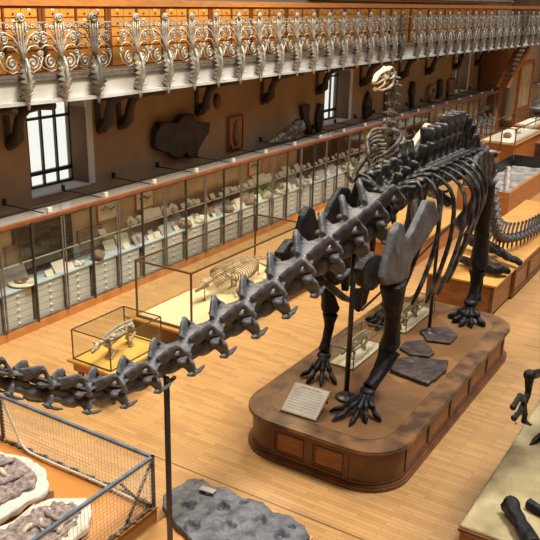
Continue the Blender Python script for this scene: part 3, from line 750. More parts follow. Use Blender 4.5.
# near fore limb
long_bone('humerus', [(9.30, 3.80, 2.42), (9.36, 3.80, 2.1), (9.44, 3.82, 1.75), (9.52, 3.86, 1.42)], [.22, .19, .14, .14, .18], BONEB, dip, .8, (0, 1, 0), [((9.22, 3.8, 2.38), (.16, .11, .12)), ((9.45, 3.82, 1.42), (.11, .1, .1)), ((9.6, 3.88, 1.42), (.1, .1, .1))])
long_bone('radius', [(9.50, 3.80, 1.34), (9.3, 3.84, 1.12), (9.03, 3.92, .92)], [.12, .08, .075, .095], BONEB, dip)
long_bone('ulna', [(9.60, 3.92, 1.36), (9.38, 3.94, 1.1), (9.08, 3.96, .90)], [.14, .09, .07, .085], BONEB, dip)
def toes(c, dirs, m, par, hgt=.30, spread=.10, seg=.15, r=.042, claw=True, name='toe'):
    """metacarpals from the wrist down and out, then phalanges and claw"""
    c = V(c)
    for i, d_ in enumerate(dirs):
        dv = V((d_[0], d_[1], 0)); L = dv.length; dn = dv.normalized(); perp = V((-dn.y, dn.x, 0))
        o0 = c + perp*0 + dn*.03 + V((0, 0, 0))
        p1 = c + dn*L*.45; p1.z = PT + hgt*.42; p2 = c + dn*L*.72; p2.z = PT + hgt*.18; p3 = c + dn*L*.9; p3.z = PT + .055; p4 = c + dn*L*1.08; p4.z = PT + .018
        b = MB(); b.tube([o0, (o0+p1)/2, p1], [r*1.1, r*.8, r*1.1], 8); b.ball(p1, r*1.2, 8)
        b.tube([p1, (p1+p2)/2, p2], [r*.95, r*.75, r], 8); b.ball(p2, r*1.1, 8)
        b.tube([p2, p3, p4], [r*.9, r*.85, .012], 8, 1.2)
        ob(name, organic(b, name, m, .013, 1, .004, 20), par)
m = MB(); m.ball((8.98, 3.92, .89), (.10, .12, .06)); m.ball((9.02, 3.97, .88), (.08, .08, .06)); ob('wrist', organic(m, 'wrist', BONEB, .02, 2), dip)
toes((8.92, 3.92, .87), [(-.28, .36), (-.48, .22), (-.46, -.02), (-.28, -.16), (-.14, -.30)], BONEB, dip, .36)
# far fore limb
long_bone('humerus', [(9.5, 5.0, 2.5), (9.6, 5.0, 2.2), (9.75, 5.02, 1.9), (9.88, 5.03, 1.6)], [.27, .24, .13, .12, .16], BONEB, dip, .8, (0, 1, 0), [((9.88, 5.0, 1.58), (.15, .12, .1))])
long_bone('radius', [(9.86, 5.0, 1.5), (9.82, 5.0, 1.2), (9.70, 5.0, .92)], [.13, .08, .07, .09], BONEB, dip)
long_bone('ulna', [(9.96, 5.06, 1.5), (9.9, 5.05, 1.2), (9.76, 5.04, .92)], [.12, .07, .06, .08], BONEB, dip)
m = MB(); m.ball((9.68, 4.98, .88), (.11, .12, .06)); ob('wrist', organic(m, 'wrist', BONEB, .02, 2), dip)
toes((9.64, 4.96, .87), [(-.32, .20), (-.46, .02), (-.40, -.18), (-.24, -.34)], BONEB, dip, .36)
# breast plates
mb = MB(); mb.tube([(9.15, 4.75, 2.27), (9.4, 4.72, 2.08), (9.65, 4.70, 1.9), (9.95, 4.7, 1.74)], [.05, .06, .055, .04], 8); ob('collar_bone', organic(mb, 'collar_bone', BONE, .018, 2), dip)
mb = MB(); mb.prism([(9.9, 1.82), (10.1, 1.9), (10.3, 1.86), (10.5, 1.93), (10.5, 1.72), (10.43, 1.56), (10.2, 1.5), (9.95, 1.62)], -.035, .035, lambda u, v, w: V((u, 4.7+w, v)))
ob('breast_plate', organic(mb, 'breast_plate', BONEB, .02, 3, .02, 8), dip)
mb = MB(); mb.prism([(9.3, 2.7), (9.75, 2.65), (9.95, 2.35), (9.8, 2.05), (9.45, 2.1), (9.2, 2.4)], -.05, .05, lambda u, v, w: V((u, 4.82+w, v)))
ob('breast_plate', organic(mb, 'breast_plate', BONEB, .02, 3, .02, 8), dip)
# pelvis
for s in (-1, 1):
    b = MB(); y = 4.4 + s*.52
    il = [(12.3, 3.34), (12.45, 3.50), (12.7, 3.60), (13.05, 3.62), (13.32, 3.52), (13.48, 3.34), (13.46, 3.12), (13.3, 3.0), (13.12, 2.95), (12.98, 2.93), (12.75, 3.0), (12.52, 3.14)]
    b.prism(il, -.045, .045, lambda u, v, w: V((u, y + w + s*.14*(3.6-v), v)))
    for k in range(len(il)):
        a_, c_ = il[k], il[(k+1) % len(il)]
        if k < 6: b.tube([(a_[0], y + s*.14*(3.6-a_[1]), a_[1]), (c_[0], y + s*.14*(3.6-c_[1]), c_[1])], .06, 8)
    b.tube([(12.9, y+s*.06, 3.05), (12.75, y, 2.75), (12.5, y-s*.15, 2.4)], [.12, .08, .10], 8, 1.4)
    b.tube([(13.2, y+s*.06, 3.05), (13.5, y-s*.05, 2.75), (13.85, y-s*.25, 2.45)], [.11, .07, .09], 8, 1.2)
    o = ob('hip_bone', organic(b, 'hip_bone', BONE, .028, 3, .01, 8), dip)
# hind limbs
HL = {-1: [(13.08, 3.12), (13.16, 2.6), (13.24, 2.1), (13.28, 1.58), (13.24, 1.46), (13.16, 1.2), (13.06, .93)],
      1: [(13.08, 3.12), (12.98, 2.6), (12.8, 2.1), (12.6, 1.66), (12.52, 1.54), (12.3, 1.24), (12.06, .95)]}
for s in (-1, 1):
    yh = 4.4 + s*.58; q = HL[s]; k3 = lambda i, dx=0, dy=0: (q[i][0]+dx, yh+dy, q[i][1])
    long_bone('femur', [k3(0), k3(1), k3(2), k3(3)], [.21, .19, .16, .16, .21], BONEB, dip, .85, (0, 1, 0),
              [(k3(0, -.06, -s*.06), (.18, .18, .15)), (k3(3, -.08), (.16, .13, .12)), (k3(3, .1), (.12, .12, .12))], .03)
    long_bone('tibia', [k3(4), k3(5), k3(6)], [.17, .10, .08, .12], BONEB, dip)
    long_bone('fibula', [k3(4, .18), k3(5, .15, -.05), k3(6, .13, -.06)], [.09, .055, .05, .08], BONEB, dip)
    m = MB(); m.ball(k3(6, -.02), (.16, .14, .08)); ob('ankle', organic(m, 'ankle', BONEB, .025, 2), dip)
    toes(k3(6, -.06, -.02)[:2] + (.88,), [(-.12, .34), (-.30, .20), (-.40, .03), (-.34, -.15), (-.16, -.32)], BONEB, dip, .36, r=.06)
# horizontal mounting rod and support poles
def pole(x, y, z0, z1, label, base=True, r=.032):
    t = thing('support_pole', label, 'support pole', (x, y, z0))
    MB().tube([(0, 0, .0 if not base else .05), (0, 0, z1-z0)], r, 12).build('rod', BLKIRON, t, True)
    if base: MB().lathe([(.16, 0), (.16, .025), (.13, .045), (.05, .06), (.045, .12), (.03, .12)], 24).build('base', BLKIRON, t, True)
    m = MB(); m.tube([(-.05, -.14, z1-z0+.06), (-.03, -.08, z1-z0), (0, 0, z1-z0-.02), (.03, .08, z1-z0), (.05, .14, z1-z0+.06)], .022, 6); m.build('cradle', BLKIRON, t, True)
pole(5.27, 4.4, 0, 2.52, 'black iron pole on the floor propping the near part of the long neck', r=.03)
pole(9.13, 4.31, PT, 2.82, 'black iron pole with round base between the front feet of the large skeleton', r=.036)
pole(12.0, 4.18, PT, 3.12, 'thinner black iron pole with round base under the rib cage of the large skeleton', r=.03)
mb = MB(); mb.tube([(8.9, 4.05, 2.1), (10.6, 4.0, 2.36), (12.2, 3.98, 2.62), (13.1, 4.0, 2.8)], .016, 6)
mb.build('mounting_rod', BLKIRON, dip, True)

# cast slabs on the pedestal
def flat_slab(name, pts, z, th, m, label, cat, disp=.015, vox=.018, group=None, tracks=()):
    b = MB(); b.prism(pts, z, z+th)
    me = organic(b, name, m, vox, 2, disp, 9)
    o = ob(name, me); tag(o, label, cat, group)
    for (x, y, r_) in tracks: pass
    return o
def dent(me_obj, tracks, depth):
    for v in me_obj.data.vertices:
        for (x, y, r_, ang) in tracks:
            dx_, dy_ = v.co.x-x, v.co.y-y; dd_ = math.hypot(dx_, dy_)
            r_ = r_*.8
            if dd_ < r_*1.6 and v.normal.z > .3:
                a = math.atan2(dy_, dx_) - ang; rr_ = r_*(.55 + .45*abs(math.cos(1.5*a)))
                if dd_ < rr_: v.co.z -= depth*(1-(dd_/rr_)**3)
s1 = flat_slab('footprint_cast', [(12.13, 4.28), (12.39, 3.98), (12.15, 3.71), (11.76, 3.71), (11.63, 4.07), (11.83, 4.22)], PT, .05, SLABR, 'dark hexagonal footprint cast by the thin pole on the big pedestal', 'footprint cast')
dent(s1, [(11.98, 3.98, .16, .5)], .02)
s2 = flat_slab('footprint_cast', [(11.09, 4.34), (11.39, 4.34), (11.61, 4.11), (11.24, 3.78), (11.07, 3.81), (10.95, 4.07)], PT, .05, SLABR, 'mid-sized brown footprint cast between the two other casts on the pedestal', 'footprint cast')
dent(s2, [(11.24, 4.07, .17, 1.5)], .02)
s3 = flat_slab('footprint_cast', [(10.23, 4.12), (10.60, 4.20), (10.85, 4.05), (10.92, 3.79), (11.07, 3.49), (10.71, 3.40), (10.11, 3.46), (10.19, 3.93)], PT, .07, SLABR, 'largest dark brown footprint cast nearest the pedestal edge', 'footprint cast')
dent(s3, [(10.7, 3.88, .24, 2.2)], .03)

# generic small quadruped skeleton
def quad(name, label, loc, rz, L, H, m, ribs=10, skull='dog', tail=.5, legs=True, cat='skeleton', rad=1.0):
    t = thing(name, label, cat, loc, rz)
    r0 = .022*L*rad
    b = MB(); n = 18
    sp = [(-L*.40 + L*.75*k/n, 0, H*(.86 + .10*math.sin(PI*k/n))) for k in range(n+1)]
    for k, p in enumerate(sp):
        b.ball(p, (r0*1.2, r0*1.1, r0*1.1), 6); b.tube([p, (p[0]+r0*.6, 0, p[2] + r0*3.2)], [r0*.6, r0*.4], 5)
        if k % 2: b.tube([(p[0], -r0*2.4, p[2]), (p[0], r0*2.4, p[2])], r0*.4, 5)
    b.tube(sp, r0*.8, 6); b.build('spine', m, t, True)
    b = MB(); tl = [(L*.35 + L*tail*k/8, 0, H*(.86 - .45*(k/8)**1.2)) for k in range(9)]
    b.tube(tl, [r0*(1-.1*k) for k in range(9)], 6)
    for k in range(8): b.ball(tl[k], r0*1.25*(1-.1*k), 6)
    b.build('tail', m, t, True)
    b = MB()
    for k in range(ribs):
        x = -L*.27 + L*.36*k/ribs; w = H*.17*math.sin(PI*(.25+.6*k/ribs)) + H*.05; dp = H*.38*(1-.35*k/ribs)
        for s in (-1, 1):
            b.tube(curve_pts([(x, 0, H*.92), (x, s*w, H*.84), (x-.0*L, s*w*1.05, H*.92-dp*.6), (x-L*.015, s*w*.35, H*.92-dp)], 8), r0*.42, 5)
    b.tube([(-L*.30, 0, H*.55), (-L*.1, 0, H*.53)], r0*.8, 6); b.build('rib_cage', m, t, True)
    b = MB()
    nk = [(-L*.40, 0, H*.87), (-L*.48, 0, H*.86), (-L*.55, 0, H*.84)]
    b.tube(nk, [r0*1.3]*3, 6); b.ball((-L*.60, 0, H*.80), (L*.07, L*.045, L*.05)); b.tube([(-L*.58, 0, H*.79), (-L*.68, 0, H*.73), (-L*.76, 0, H*.69)], [L*.045, L*.035, L*.02], 8)
    b.tube([(-L*.60, 0, H*.70), (-L*.68, 0, H*.64), (-L*.74, 0, H*.61)], [L*.02, L*.018, L*.012], 6)
    for s in (-1, 1): b.tube([(-L*.58, s*L*.05, H*.76), (-L*.65, s*L*.05, H*.73)], L*.01, 5)
    if skull == 'horned': 
        for s in (-1, 1): b.tube([(-L*.60, s*L*.04, H*.85), (-L*.63, s*L*.08, H*1.02)], [L*.018, .004], 6)
    b.build('skull', m, t, True)
    if legs:
        for fx, k in ((-L*.28, 1), (L*.30, -1)):
            for s in (-1, 1):
                b = MB(); st = .05*L*s
                P = [(fx, s*H*.12, H*.85), (fx-.05*L*k, s*H*.15, H*.52), (fx+.05*L*k, s*H*.15, H*.27), (fx-.0*L, s*H*.15, H*.04)]
                P = [(a+st*(0, .3, .7, 1)[i], bb, c) for i, (a, bb, c) in enumerate(P)]
                for i in range(3):
                    b.tube([P[i], V(P[i]).lerp(V(P[i+1]), .5), P[i+1]], [r0*1.3, r0*.8, r0*1.2], 6); b.ball(P[i+1], r0*1.3, 6)
                if k > 0: b.tube([P[0], (P[0][0]+.09*L, P[0][1]*.7, H*.93)], [r0*1.2, r0*1.9], 6, .3)
                else: b.ball((fx, s*H*.07, H*.86), (.07*L, .015*L, .05*L), 8)
                x, y, z = P[3]
                for q in (-1, 0, 1): b.tube([(x, y, z), (x-.05*L, y+q*.02*L, r0*.6)], [r0*.9, r0*.5], 5)
                b.build('leg', m, t, True)
    return t
def glass_box(name, label, x0, x1, y0, y1, z0, z1, m, e=.008, floor=None, fz=.0, cat='glass case'):
    t = thing(name, label, cat)
    b = MB()
    for x in (x0, x1):
        for y in (y0, y1): b.box((x-e, y-e, z0+.002), (x+e, y+e, z1))
    for y in (y0, y1): b.box((x0+e, y-e, z1-e*1.5), (x1-e, y+e, z1+e*.5)); b.box((x0+e, y-e, z0+.002), (x1-e, y+e, z0+e*2))
    for x in (x0, x1): b.box((x-e, y0+e, z1-e*1.5), (x+e, y1-e, z1+e*.5)); b.box((x-e, y0+e, z0+.002), (x+e, y1-e, z0+e*2))
    b.build('edge_frame', m, t)
    b = MB()
    for y in (y0, y1): b.box((x0+e, y-.002, z0+e*2), (x1-e, y+.002, z1-e*1.5))
    for x in (x0, x1): b.box((x-.002, y0+e, z0+e*2), (x+.002, y1-e, z1-e*1.5))
    b.box((x0+e, y0+e, z1-.004), (x1-e, y1-e, z1)); b.build('glass', GLASS, t)
    if floor: MB().box((x0+e, y0+e, z0+.002), (x1-e, y1-e, z0+.02+fz)).build('tray', floor, t)
    return t
glass_box('small_glass_case', 'small glass case with an ivory skeleton on the big pedestal, behind the front pole', 9.98, 11.1, 4.62, 5.04, PT, .93, STEELL, .007, CREAM)
mb = quad('small_reptile_skeleton', 'ivory small skeleton in the glass case behind the front pole', (10.55, 4.83, PT+.03), PI*.0, .75, .28, IVORY, 8, rad=1.3)
glass_box('small_glass_case', 'long low glass case with a small pale skeleton beside the hind foot', 11.75, 13.1, 4.50, 4.86, PT, .88, STEELL, .007, CREAM)
quad('small_reptile_skeleton', 'small tan dinosaur skeleton in the long low glass case by the hind foot', (12.35, 4.68, PT+.03), PI, .85, .25, OLDB, 8, rad=1.3)

# ------------------------------------------------------------------ large glass case with armoured reptile skeleton
pl = thing('low_platform', 'low brown wooden platform carrying the big glass case', 'platform')
MB().box((10.0, 7.7, .0), (14.15, 9.25, .36)).build('body', PEDD, pl); MB().box((9.97, 7.66, .36), (14.2, 9.28, .40)).build('top', ORNL, pl)
glass_box('large_glass_case', 'large glass case with bronze edges holding a long reptile skeleton', 10.08, 14.02, 7.82, 9.07, .402, 1.5, BRONZE, .015, TABP, .02)
cr = thing('crocodile_skeleton', 'long brown reptile skeleton on short rods inside the large glass case', 'skeleton', (12.75, 8.48, .45))
n = 46; b = MB(); S2 = []
for k in range(n+1):
    u = k/n; x = 1.25 - 2.9*u + 0; z = .36 + .12*math.sin(PI*min(1, u*1.6)) - .12*max(0, u-.6); S2.append(V((x if True else 0, .10*math.sin(3*u), z)))
for k, p in enumerate(S2):
    rr_ = .05*(1-.012*k) if k > 18 else .05
    b.ball(p, (rr_, rr_, rr_*.9), 6); b.tube([p, p+V((-.02, 0, .11*(1-k/60)))], [.022, .012], 5)
    for s in (-1, 1): b.tube([p, p+V((0, s*.10*(1-k/70), -.01))], [.02, .01], 5)
b.build('spine', OLDB, cr, True)
b = MB()
for k in range(15):
    x = .85 - .066*k; w = .25 + .09*math.sin(PI*k/14); dp = .40 - .006*k
    for s in (-1, 1): b.tube(curve_pts([(x, 0, .50), (x, s*w, .42), (x-.02, s*w*1.02, .42-dp*.5), (x-.05, s*w*.45, .46-dp)], 8), .014, 5)
b.build('rib_cage', OLDB, cr, True)
b = MB()
b.ball((1.35, 0, .38), (.16, .11, .07)); b.tube([(1.4, 0, .37), (1.55, 0, .33), (1.72, 0, .3)], [.10, .055, .03], 8, .6); b.tube([(1.3, 0, .28), (1.7, 0, .25)], [.05, .02], 6, .5)
ob('skull', organic(b, 'skull', OLDB, .018, 1, .01, 20), cr)
for fx, s in ((.85, -1), (.85, 1), (-.25, -1), (-.25, 1)):
    b = MB(); P = [(fx, s*.1, .38), (fx-.12, s*.32, .26), (fx+.05, s*.42, .12), (fx-.08, s*.5, .02)]
    for i in range(3): b.tube([P[i], V(P[i]).lerp(V(P[i+1]), .5), P[i+1]], [.04, .024, .035], 6)
    for q in (-1, 0, 1): b.tube([P[3], (P[3][0]+.1, P[3][1]+q*.05, .008)], [.018, .008], 5)
    b.build('leg', OLDB, cr, True)
for x in (1.4, .5, -.5):
    MB().tube([(x, 0, -.025), (x, 0, .34)], .010, 6).lathe([(.04, -.025), (.04, -.01), (.012, 0)], 12, (x, 0, 0)).build('support_rod', BLKIRON, cr)
cr.rotation_euler = (0, 0, PI)

# ------------------------------------------------------------------ small table case
tb = thing('low_display_table', 'low yellow wooden table under the small glass case left of the large case', 'table')
MB().box((7.78, 7.55, .55), (9.10, 8.50, .598)).build('tabletop', TABLEW, tb, bevel=.005)
MB().box((7.85, 7.61, .40), (9.03, 8.43, .548)).build('apron', ORNG, tb)
for x in (7.93, 8.95):
    for y in (7.69, 8.35): MB().lathe([(.03, 0), (.045, .05), (.035, .2), (.05, .32), (.05, .40)], 12, (x, y, 0)).build('leg', DARKW, tb, True)
glass_box('small_glass_case', 'small glass box on the low yellow table', 7.85, 9.03, 7.63, 8.42, .6, 1.1, BRONZE, .008)
quad('small_mammal_skeleton', 'small ivory four-legged skeleton in the glass box on the yellow table', (8.48, 8.02, .602), .12, .95, .40, IVORY, 12, 'horned', .10, rad=1.25)

# ------------------------------------------------------------------ fenced platform with plaster jackets
pf = thing('fenced_platform', 'orange wooden platform inside the netting fence at lower left', 'platform')
MB().box((2.2, 5.275, 0), (6.085, 9.2, .18)).build('body', ORNL, pf); MB().box((2.2, 5.265, .18), (6.095, 9.2, .20)).build('top', PLAT, pf)
fn = thing('netting_fence', 'low blue-grey framed fence of wire netting around the plaster jackets', 'fence')
FA = V((6.06, 5.30, 0)); FB = V((6.06, 9.1, 0)); FC = V((2.4, 5.30, 0))
def fence_panel(A, B, first=True):
    t = (B-A); L = t.length; t.normalize(); a = math.atan2(t.y, t.x)
    M = Matrix.Translation((A.x, A.y, 0)) @ Matrix.Rotation(a, 4, 'Z')
    MB().box((-.02, -.02, .875), (L, .02, .91), M).build('top_rail', FENCE, fn)
    m = MB(); n = int(L/.055)
    for k in range(1, n): m.box((k*L/n-.0016, -.0016, .21), (k*L/n+.0016, .0016, .875), M)
    for k in range(13): m.box((0, -.0016, .23+k*.051), (L, .0016, .233+k*.051), M)
    m.build('netting', WIRE, fn)
    m = MB(); N_ = int(L/.07)
    m.tube([M @ V((k*L/N_, .02*(1 if k % 2 else -1), .23 + .015*(1 if (k//2) % 2 else -1))) for k in range(N_+1)], .02, 6)
    m.tube([M @ V((0, 0, .222)), M @ V((L, 0, .222))], .018, 6)
    m.build('bottom_cord', CHAIN, fn, True)
fence_panel(FA, FB); fence_panel(FA, FC)
for p in (FA, V((6.06, 7.95, 0)), V((3.3, 5.30, 0))): MB().box((p.x-.018, p.y-.018, .202), (p.x+.018, p.y+.018, .90)).build('post', FENCE if p is FA else BLKIRON, fn)
m = MB(); m.tube([(6.05, 5.32, .80), (5.75, 5.31, .45), (5.55, 5.3, .23)], .018, 6).tube([(5.55, 5.32, .8), (5.8, 5.31, .45), (6.02, 5.3, .24)], .018, 6); m.build('brace', CHAIN, fn, True)
m = MB(); m.tube(curve_pts([(6.06, 7.92, .88), (6.05, 7.82, .72), (6.04, 7.68, .50), (6.02, 7.48, .26), (6.0, 7.0, .245), (6.02, 6.2, .24), (6.0, 5.6, .24), (6.02, 5.35, .24)], 40), .018, 8)
tag(m.build('white_rope', ROPE, smooth=True), 'white rope hanging from the fence post and running along its foot', 'rope')
def jacket(name, pts, label, inner, seed):
    t = thing(name, label, 'plaster jacket', (.08, .04, -.10))
    b = MB(); b.prism(pts, .345, .46)
    ob('plaster_shell', organic(b, 'plaster_shell', PLAST, .03, 3, .05, 5), t)
    c = V((sum(p[0] for p in pts)/len(pts), sum(p[1] for p in pts)/len(pts)))
    ip = [(c.x + (p[0]-c.x)*inner, c.y + (p[1]-c.y)*inner) for p in pts]
    b = MB(); b.prism(ip, .40, .505); rr = random.Random(seed)
    ob('rock_matrix', organic(b, 'rock_matrix', JROCK, .018, 1, .045, 14), t)
    for q in range(8):
        a = rr.uniform(0, 2*PI); u = rr.uniform(0, .6); x = c.x + (pts[q % len(pts)][0]-c.x)*inner*u*1.2; y = c.y + (pts[q % len(pts)][1]-c.y)*inner*u*1.2
        L_ = rr.uniform(.08, .2); b = MB(); b.tube(curve_pts([(x-L_*math.cos(a), y-L_*math.sin(a), .505), (x, y, .54), (x+L_*math.cos(a+.4), y+L_*math.sin(a+.4), .505)], 6), [.022, .03, .035, .04, .03, .03, .02], 6)
        ob('fossil_bone', b.mesh('fossil_bone', IVORY if q % 3 == 0 else JROCK, True), t)
jacket('plaster_jacket', [(5.5, 8.3), (5.64, 7.6), (5.72, 7.1), (5.64, 6.75), (5.50, 6.5), (5.34, 6.38), (5.0, 6.42), (4.5, 6.42), (4.2, 6.6), (4.2, 7.6), (4.5, 8.4), (5.2, 8.6)], 'larger white plaster jacket with mauve fossil matrix, at the left picture edge', .80, 4)
jacket('plaster_jacket', [(4.3, 6.28), (4.8, 6.32), (5.15, 6.26), (5.4, 6.12), (5.5, 5.9), (5.42, 5.68), (5.15, 5.52), (4.8, 5.48), (4.3, 5.5), (4.0, 5.6), (3.9, 6.0)], 'smaller white plaster jacket with fossil matrix, close to the near netting', .74, 9)
tag(MB().box((-.11, -.05, 0), (.11, .05, .055)).build('wood_block', DARKW, loc=(5.46, 6.42, .202)), 'small dark wood block between the two plaster jackets', 'wood block').rotation_euler = (0, 0, .8)
m = MB(); m.tube([(5.40, 6.47, .265), (4.95, 6.42, .24), (4.3, 6.40, .22)], .008, 6)
tag(m.build('thin_rod', WIRE), 'thin pale rod lying between the plaster jackets', 'rod')

# ------------------------------------------------------------------ footprint slab in front
bs = thing('wooden_platform', 'plain light wood base under the slate footprint slab at the bottom', 'base')
MB().box((4.6, 3.48, 0), (6.72, 5.12, .14)).build('body', ORNL, bs)
sl = flat_slab('footprint_slab', [(6.74, 5.28), (6.84, 5.15), (6.76, 4.95), (6.84, 4.8), (6.78, 4.5), (6.86, 4.25), (6.76, 4.05), (6.80, 3.85), (6.74, 3.6), (6.6, 3.46), (6.2, 3.45), (5.6, 3.4), (5.3, 3.5), (5.5, 4.1), (5.8, 4.5), (5.95, 4.9), (6.1, 5.2), (6.3, 5.34), (6.55, 5.3)], .14, .09, ROCK,
               'big slate-grey slab with fossil footprints at the bottom of the picture', 'fossil slab', .022, .016)
dent(sl, [(6.62, 4.95, .10, 0), (6.5, 4.6, .12, 1), (6.3, 4.95, .13, 2), (6.25, 4.35, .14, 1), (6.55, 4.1, .12, .3), (6.45, 3.75, .13, .8), (6.15, 3.85, .14, 2), (6.0, 4.7, .14, 1), (5.95, 4.2, .13, 0), (6.7, 4.45, .07, 1), (6.05, 3.65, .1, 1), (6.65, 3.72, .07, 0)], .075)
tag(MB().box((-.10, -.045, 0), (.10, .045, .014)).build('slab_label', PAPER, loc=(6.63, 4.92, .256)), 'small blank cream label lying on the slate footprint slab', 'label').rotation_euler = (0, 0, -PI/2 + .1)

# ------------------------------------------------------------------ sand pedestal at right with dark theropod limbs
sp_ = thing('sand_pedestal', 'tan sand-covered pedestal with wooden edge at lower right', 'pedestal')
MB().box((7.42, -.9, 0), (14.5, 2.0, .44)).build('body', PED, sp_)
MB().box((7.36, -.9, .44), (14.5, 2.012, .475)).build('edge_board', PEDD, sp_)
b = MB(); b.box((7.40, -.88, .40), (14.4, 2.0, .50)); ob('sand_bed', organic(b, 'sand_bed', SAND, .05, 1, .012, 3), sp_)
th = thing('theropod_skeleton', 'black clawed skeleton limbs reaching in at the right picture edge', 'skeleton')
def claw_hand(root, P, fingers, m, nm):
    for F in fingers:
        b = MB(); n_ = len(F)
        b.tube([V(p) for p in F], [.036, .032, .036, .014, .006][:n_] if n_ <= 5 else .03, 8)
        for p in F[1:-1]: b.ball(p, .04, 8)
        ob(nm, organic(b, nm, m, .010, 1, .003, 20), root)
# forearm dropping from an upper arm that comes from outside the picture
def tpt(px, py, y):
    v = RM @ V((px-270, py-270, FPX)); t = y / v.y; return CAM + v*t
Y0 = 1.75
k = [tpt(px, py, Y0) for px, py in ((548, 366), (530, 375), (528, 392), (524, 402), (520, 412), (517, 424), (525, 414), (530, 425), (513, 407), (520, 396))]
long_bone('upper_arm', [V((9.0, 1.35, 2.75)), k[0], k[1]], [.06, .045, .06], BONEB, th, vox=.015, knobs=[(k[1], (.08, .08, .07))])
long_bone('forearm', [k[1], k[2], k[3]], [.065, .04, .045], BONEB, th, vox=.014)
b = MB(); b.ball(k[3], .035, 8)
ob('wrist', organic(b, 'wrist', BONEB, .012, 1), th)
claw_hand(th, None, [[k[3], k[4], tpt(514, 418, Y0), tpt(516, 424, Y0)], [k[3], k[6], tpt(524, 421, Y0), tpt(531, 425, Y0)], [k[3], k[9], k[8], tpt(512, 408, Y0)]], BONEB, 'finger')
# upper body parts and legs outside the picture, standing on the sand
tz = .49
for yy, xx in ((1.62, 10.0), (.5, 9.6)):
    long_bone('leg_bone', [(xx+.3, yy-(.45 if yy > 1 else -.15), 2.75), (xx-.15, yy-.2, 1.8)], [.13, .09, .13], BONEB, th, vox=.03)
    long_bone('leg_bone', [(xx-.15, yy-.2, 1.8), (xx+.35, yy-.12, 1.1)], [.12, .07, .09], BONEB, th, vox=.025)
    long_bone('foot_bone', [(xx+.35, yy-.12, 1.1), (xx-.0, yy-.04, .62)], [.09, .06, .07], BONEB, th, vox=.02)
    for q, (dx_, dy_) in enumerate(((-.45, .16), (-.5, -.02), (-.42, -.2))):
        b = MB(); b.tube([(xx, yy, .62), (xx+dx_*.5, yy+dy_*.5, .58), (xx+dx_*.8, yy+dy_*.8, .55), (xx+dx_*1.1, yy+dy_*1.1, tz+.02)], [.05, .04, .045, .012], 8)
        ob('toe', organic(b, 'toe', BONEB, .016, 1, .004, 18), th)
long_bone('spine_bone', [(11.6, .9, 2.8), (10.2, .9, 2.85), (9.0, 1.2, 2.85)], [.1, .14, .12], BONEB, th, vox=.035)
def lying(P, R, label, name='limb_bone', par=None):
    o = long_bone(name, P, R, BONEB, None, vox=.018, disp=.02); return tag(o, label, 'bone')
a1 = [V((7.92, 1.62, .62)), V((7.70, 1.45, .62)), V((7.35, 1.20, .60))]
lying(a1, [.12, .08, .085, .10], 'dark thick bone lying on the sand at the bottom right corner')
lying([V((8.15, 1.46, .57)), V((8.02, 1.2, .57)), V((7.9, .85, .57))], [.07, .045, .06], 'short dark bone on the sand just above the corner bone')

# ------------------------------------------------------------------ second pedestal with jaws
p2 = thing('panelled_pedestal', 'orange wooden pedestal carrying the tail and two dark jaws, behind the rounded one', 'pedestal')
MB().box((14.8, 3.9, .08), (16.05, 5.3, .66)).box((16.1, 3.86, .05), (22.5, 5.3, .66)).build('body', PED, p2)
MB().box((14.76, 3.86, .66), (22.5, 5.34, .70)).build('top', ORNL, p2); MB().box((14.9, 3.95, 0), (22.4, 5.25, .08)).build('plinth', DARKW, p2)
for k_ in range(5):
    m = MB(); panel_frame(m, (16.15 + k_*1.2, 3.86), (17.3 + k_*1.2, 3.86), z0=.10, z1=.64); m.build('side_panel', PEDD, p2)
m = MB(); m.box((14.785, 3.9, .1), (14.8, 3.98, .66)).box((14.785, 5.22, .1), (14.8, 5.3, .66)); m.build('corner_stile', PEDD, p2)
def jaw(P, R, label):
    b = MB(); b.tube(P, R, 12, .75)
    for i in range(12):
        u = .25 + .6*i/12; a = V(P[0]).lerp(V(P[-1]), u); b.tube([a+V((0, 0, .05)), a+V((.02, 0, .12))], [.03, .01], 6)
    tag(ob('fossil_jaw', organic(b, 'fossil_jaw', BONEB, .028, 2, .04, 7)), label, 'fossil')
jaw([(16.85, 5.2, .94), (16.65, 4.9, .98), (16.45, 4.45, .95), (16.25, 4.05, .88), (16.15, 3.75, .84)], [.12, .2, .15, .1, .07], 'long dark tapering jaw lying at the back of the panelled pedestal')
jaw([(15.7, 4.95, .82), (15.5, 4.65, .86), (15.4, 4.3, .88), (15.4, 4.0, .86), (15.55, 3.85, .80)], [.08, .13, .16, .14, .09], 'shorter dark jaw with holes at the front of the panelled pedestal')
sg = thing('tent_card', 'tiny wooden tent card beside the front jaw', 'sign', (15.75, 3.98, .702)); MB().prism([(-.05, 0), (.05, 0), (0, .07)], -.06, .06, lambda u, v, w: V((u, w, v))).build('card', REDW, sg)
tag(ob('round_fossil', rocks[2], M=Matrix.Translation((19.6, 4.35, .702)) @ Matrix.Scale(1.0, 4)), 'grey rounded fossil on the panelled pedestal at the right picture edge', 'fossil')

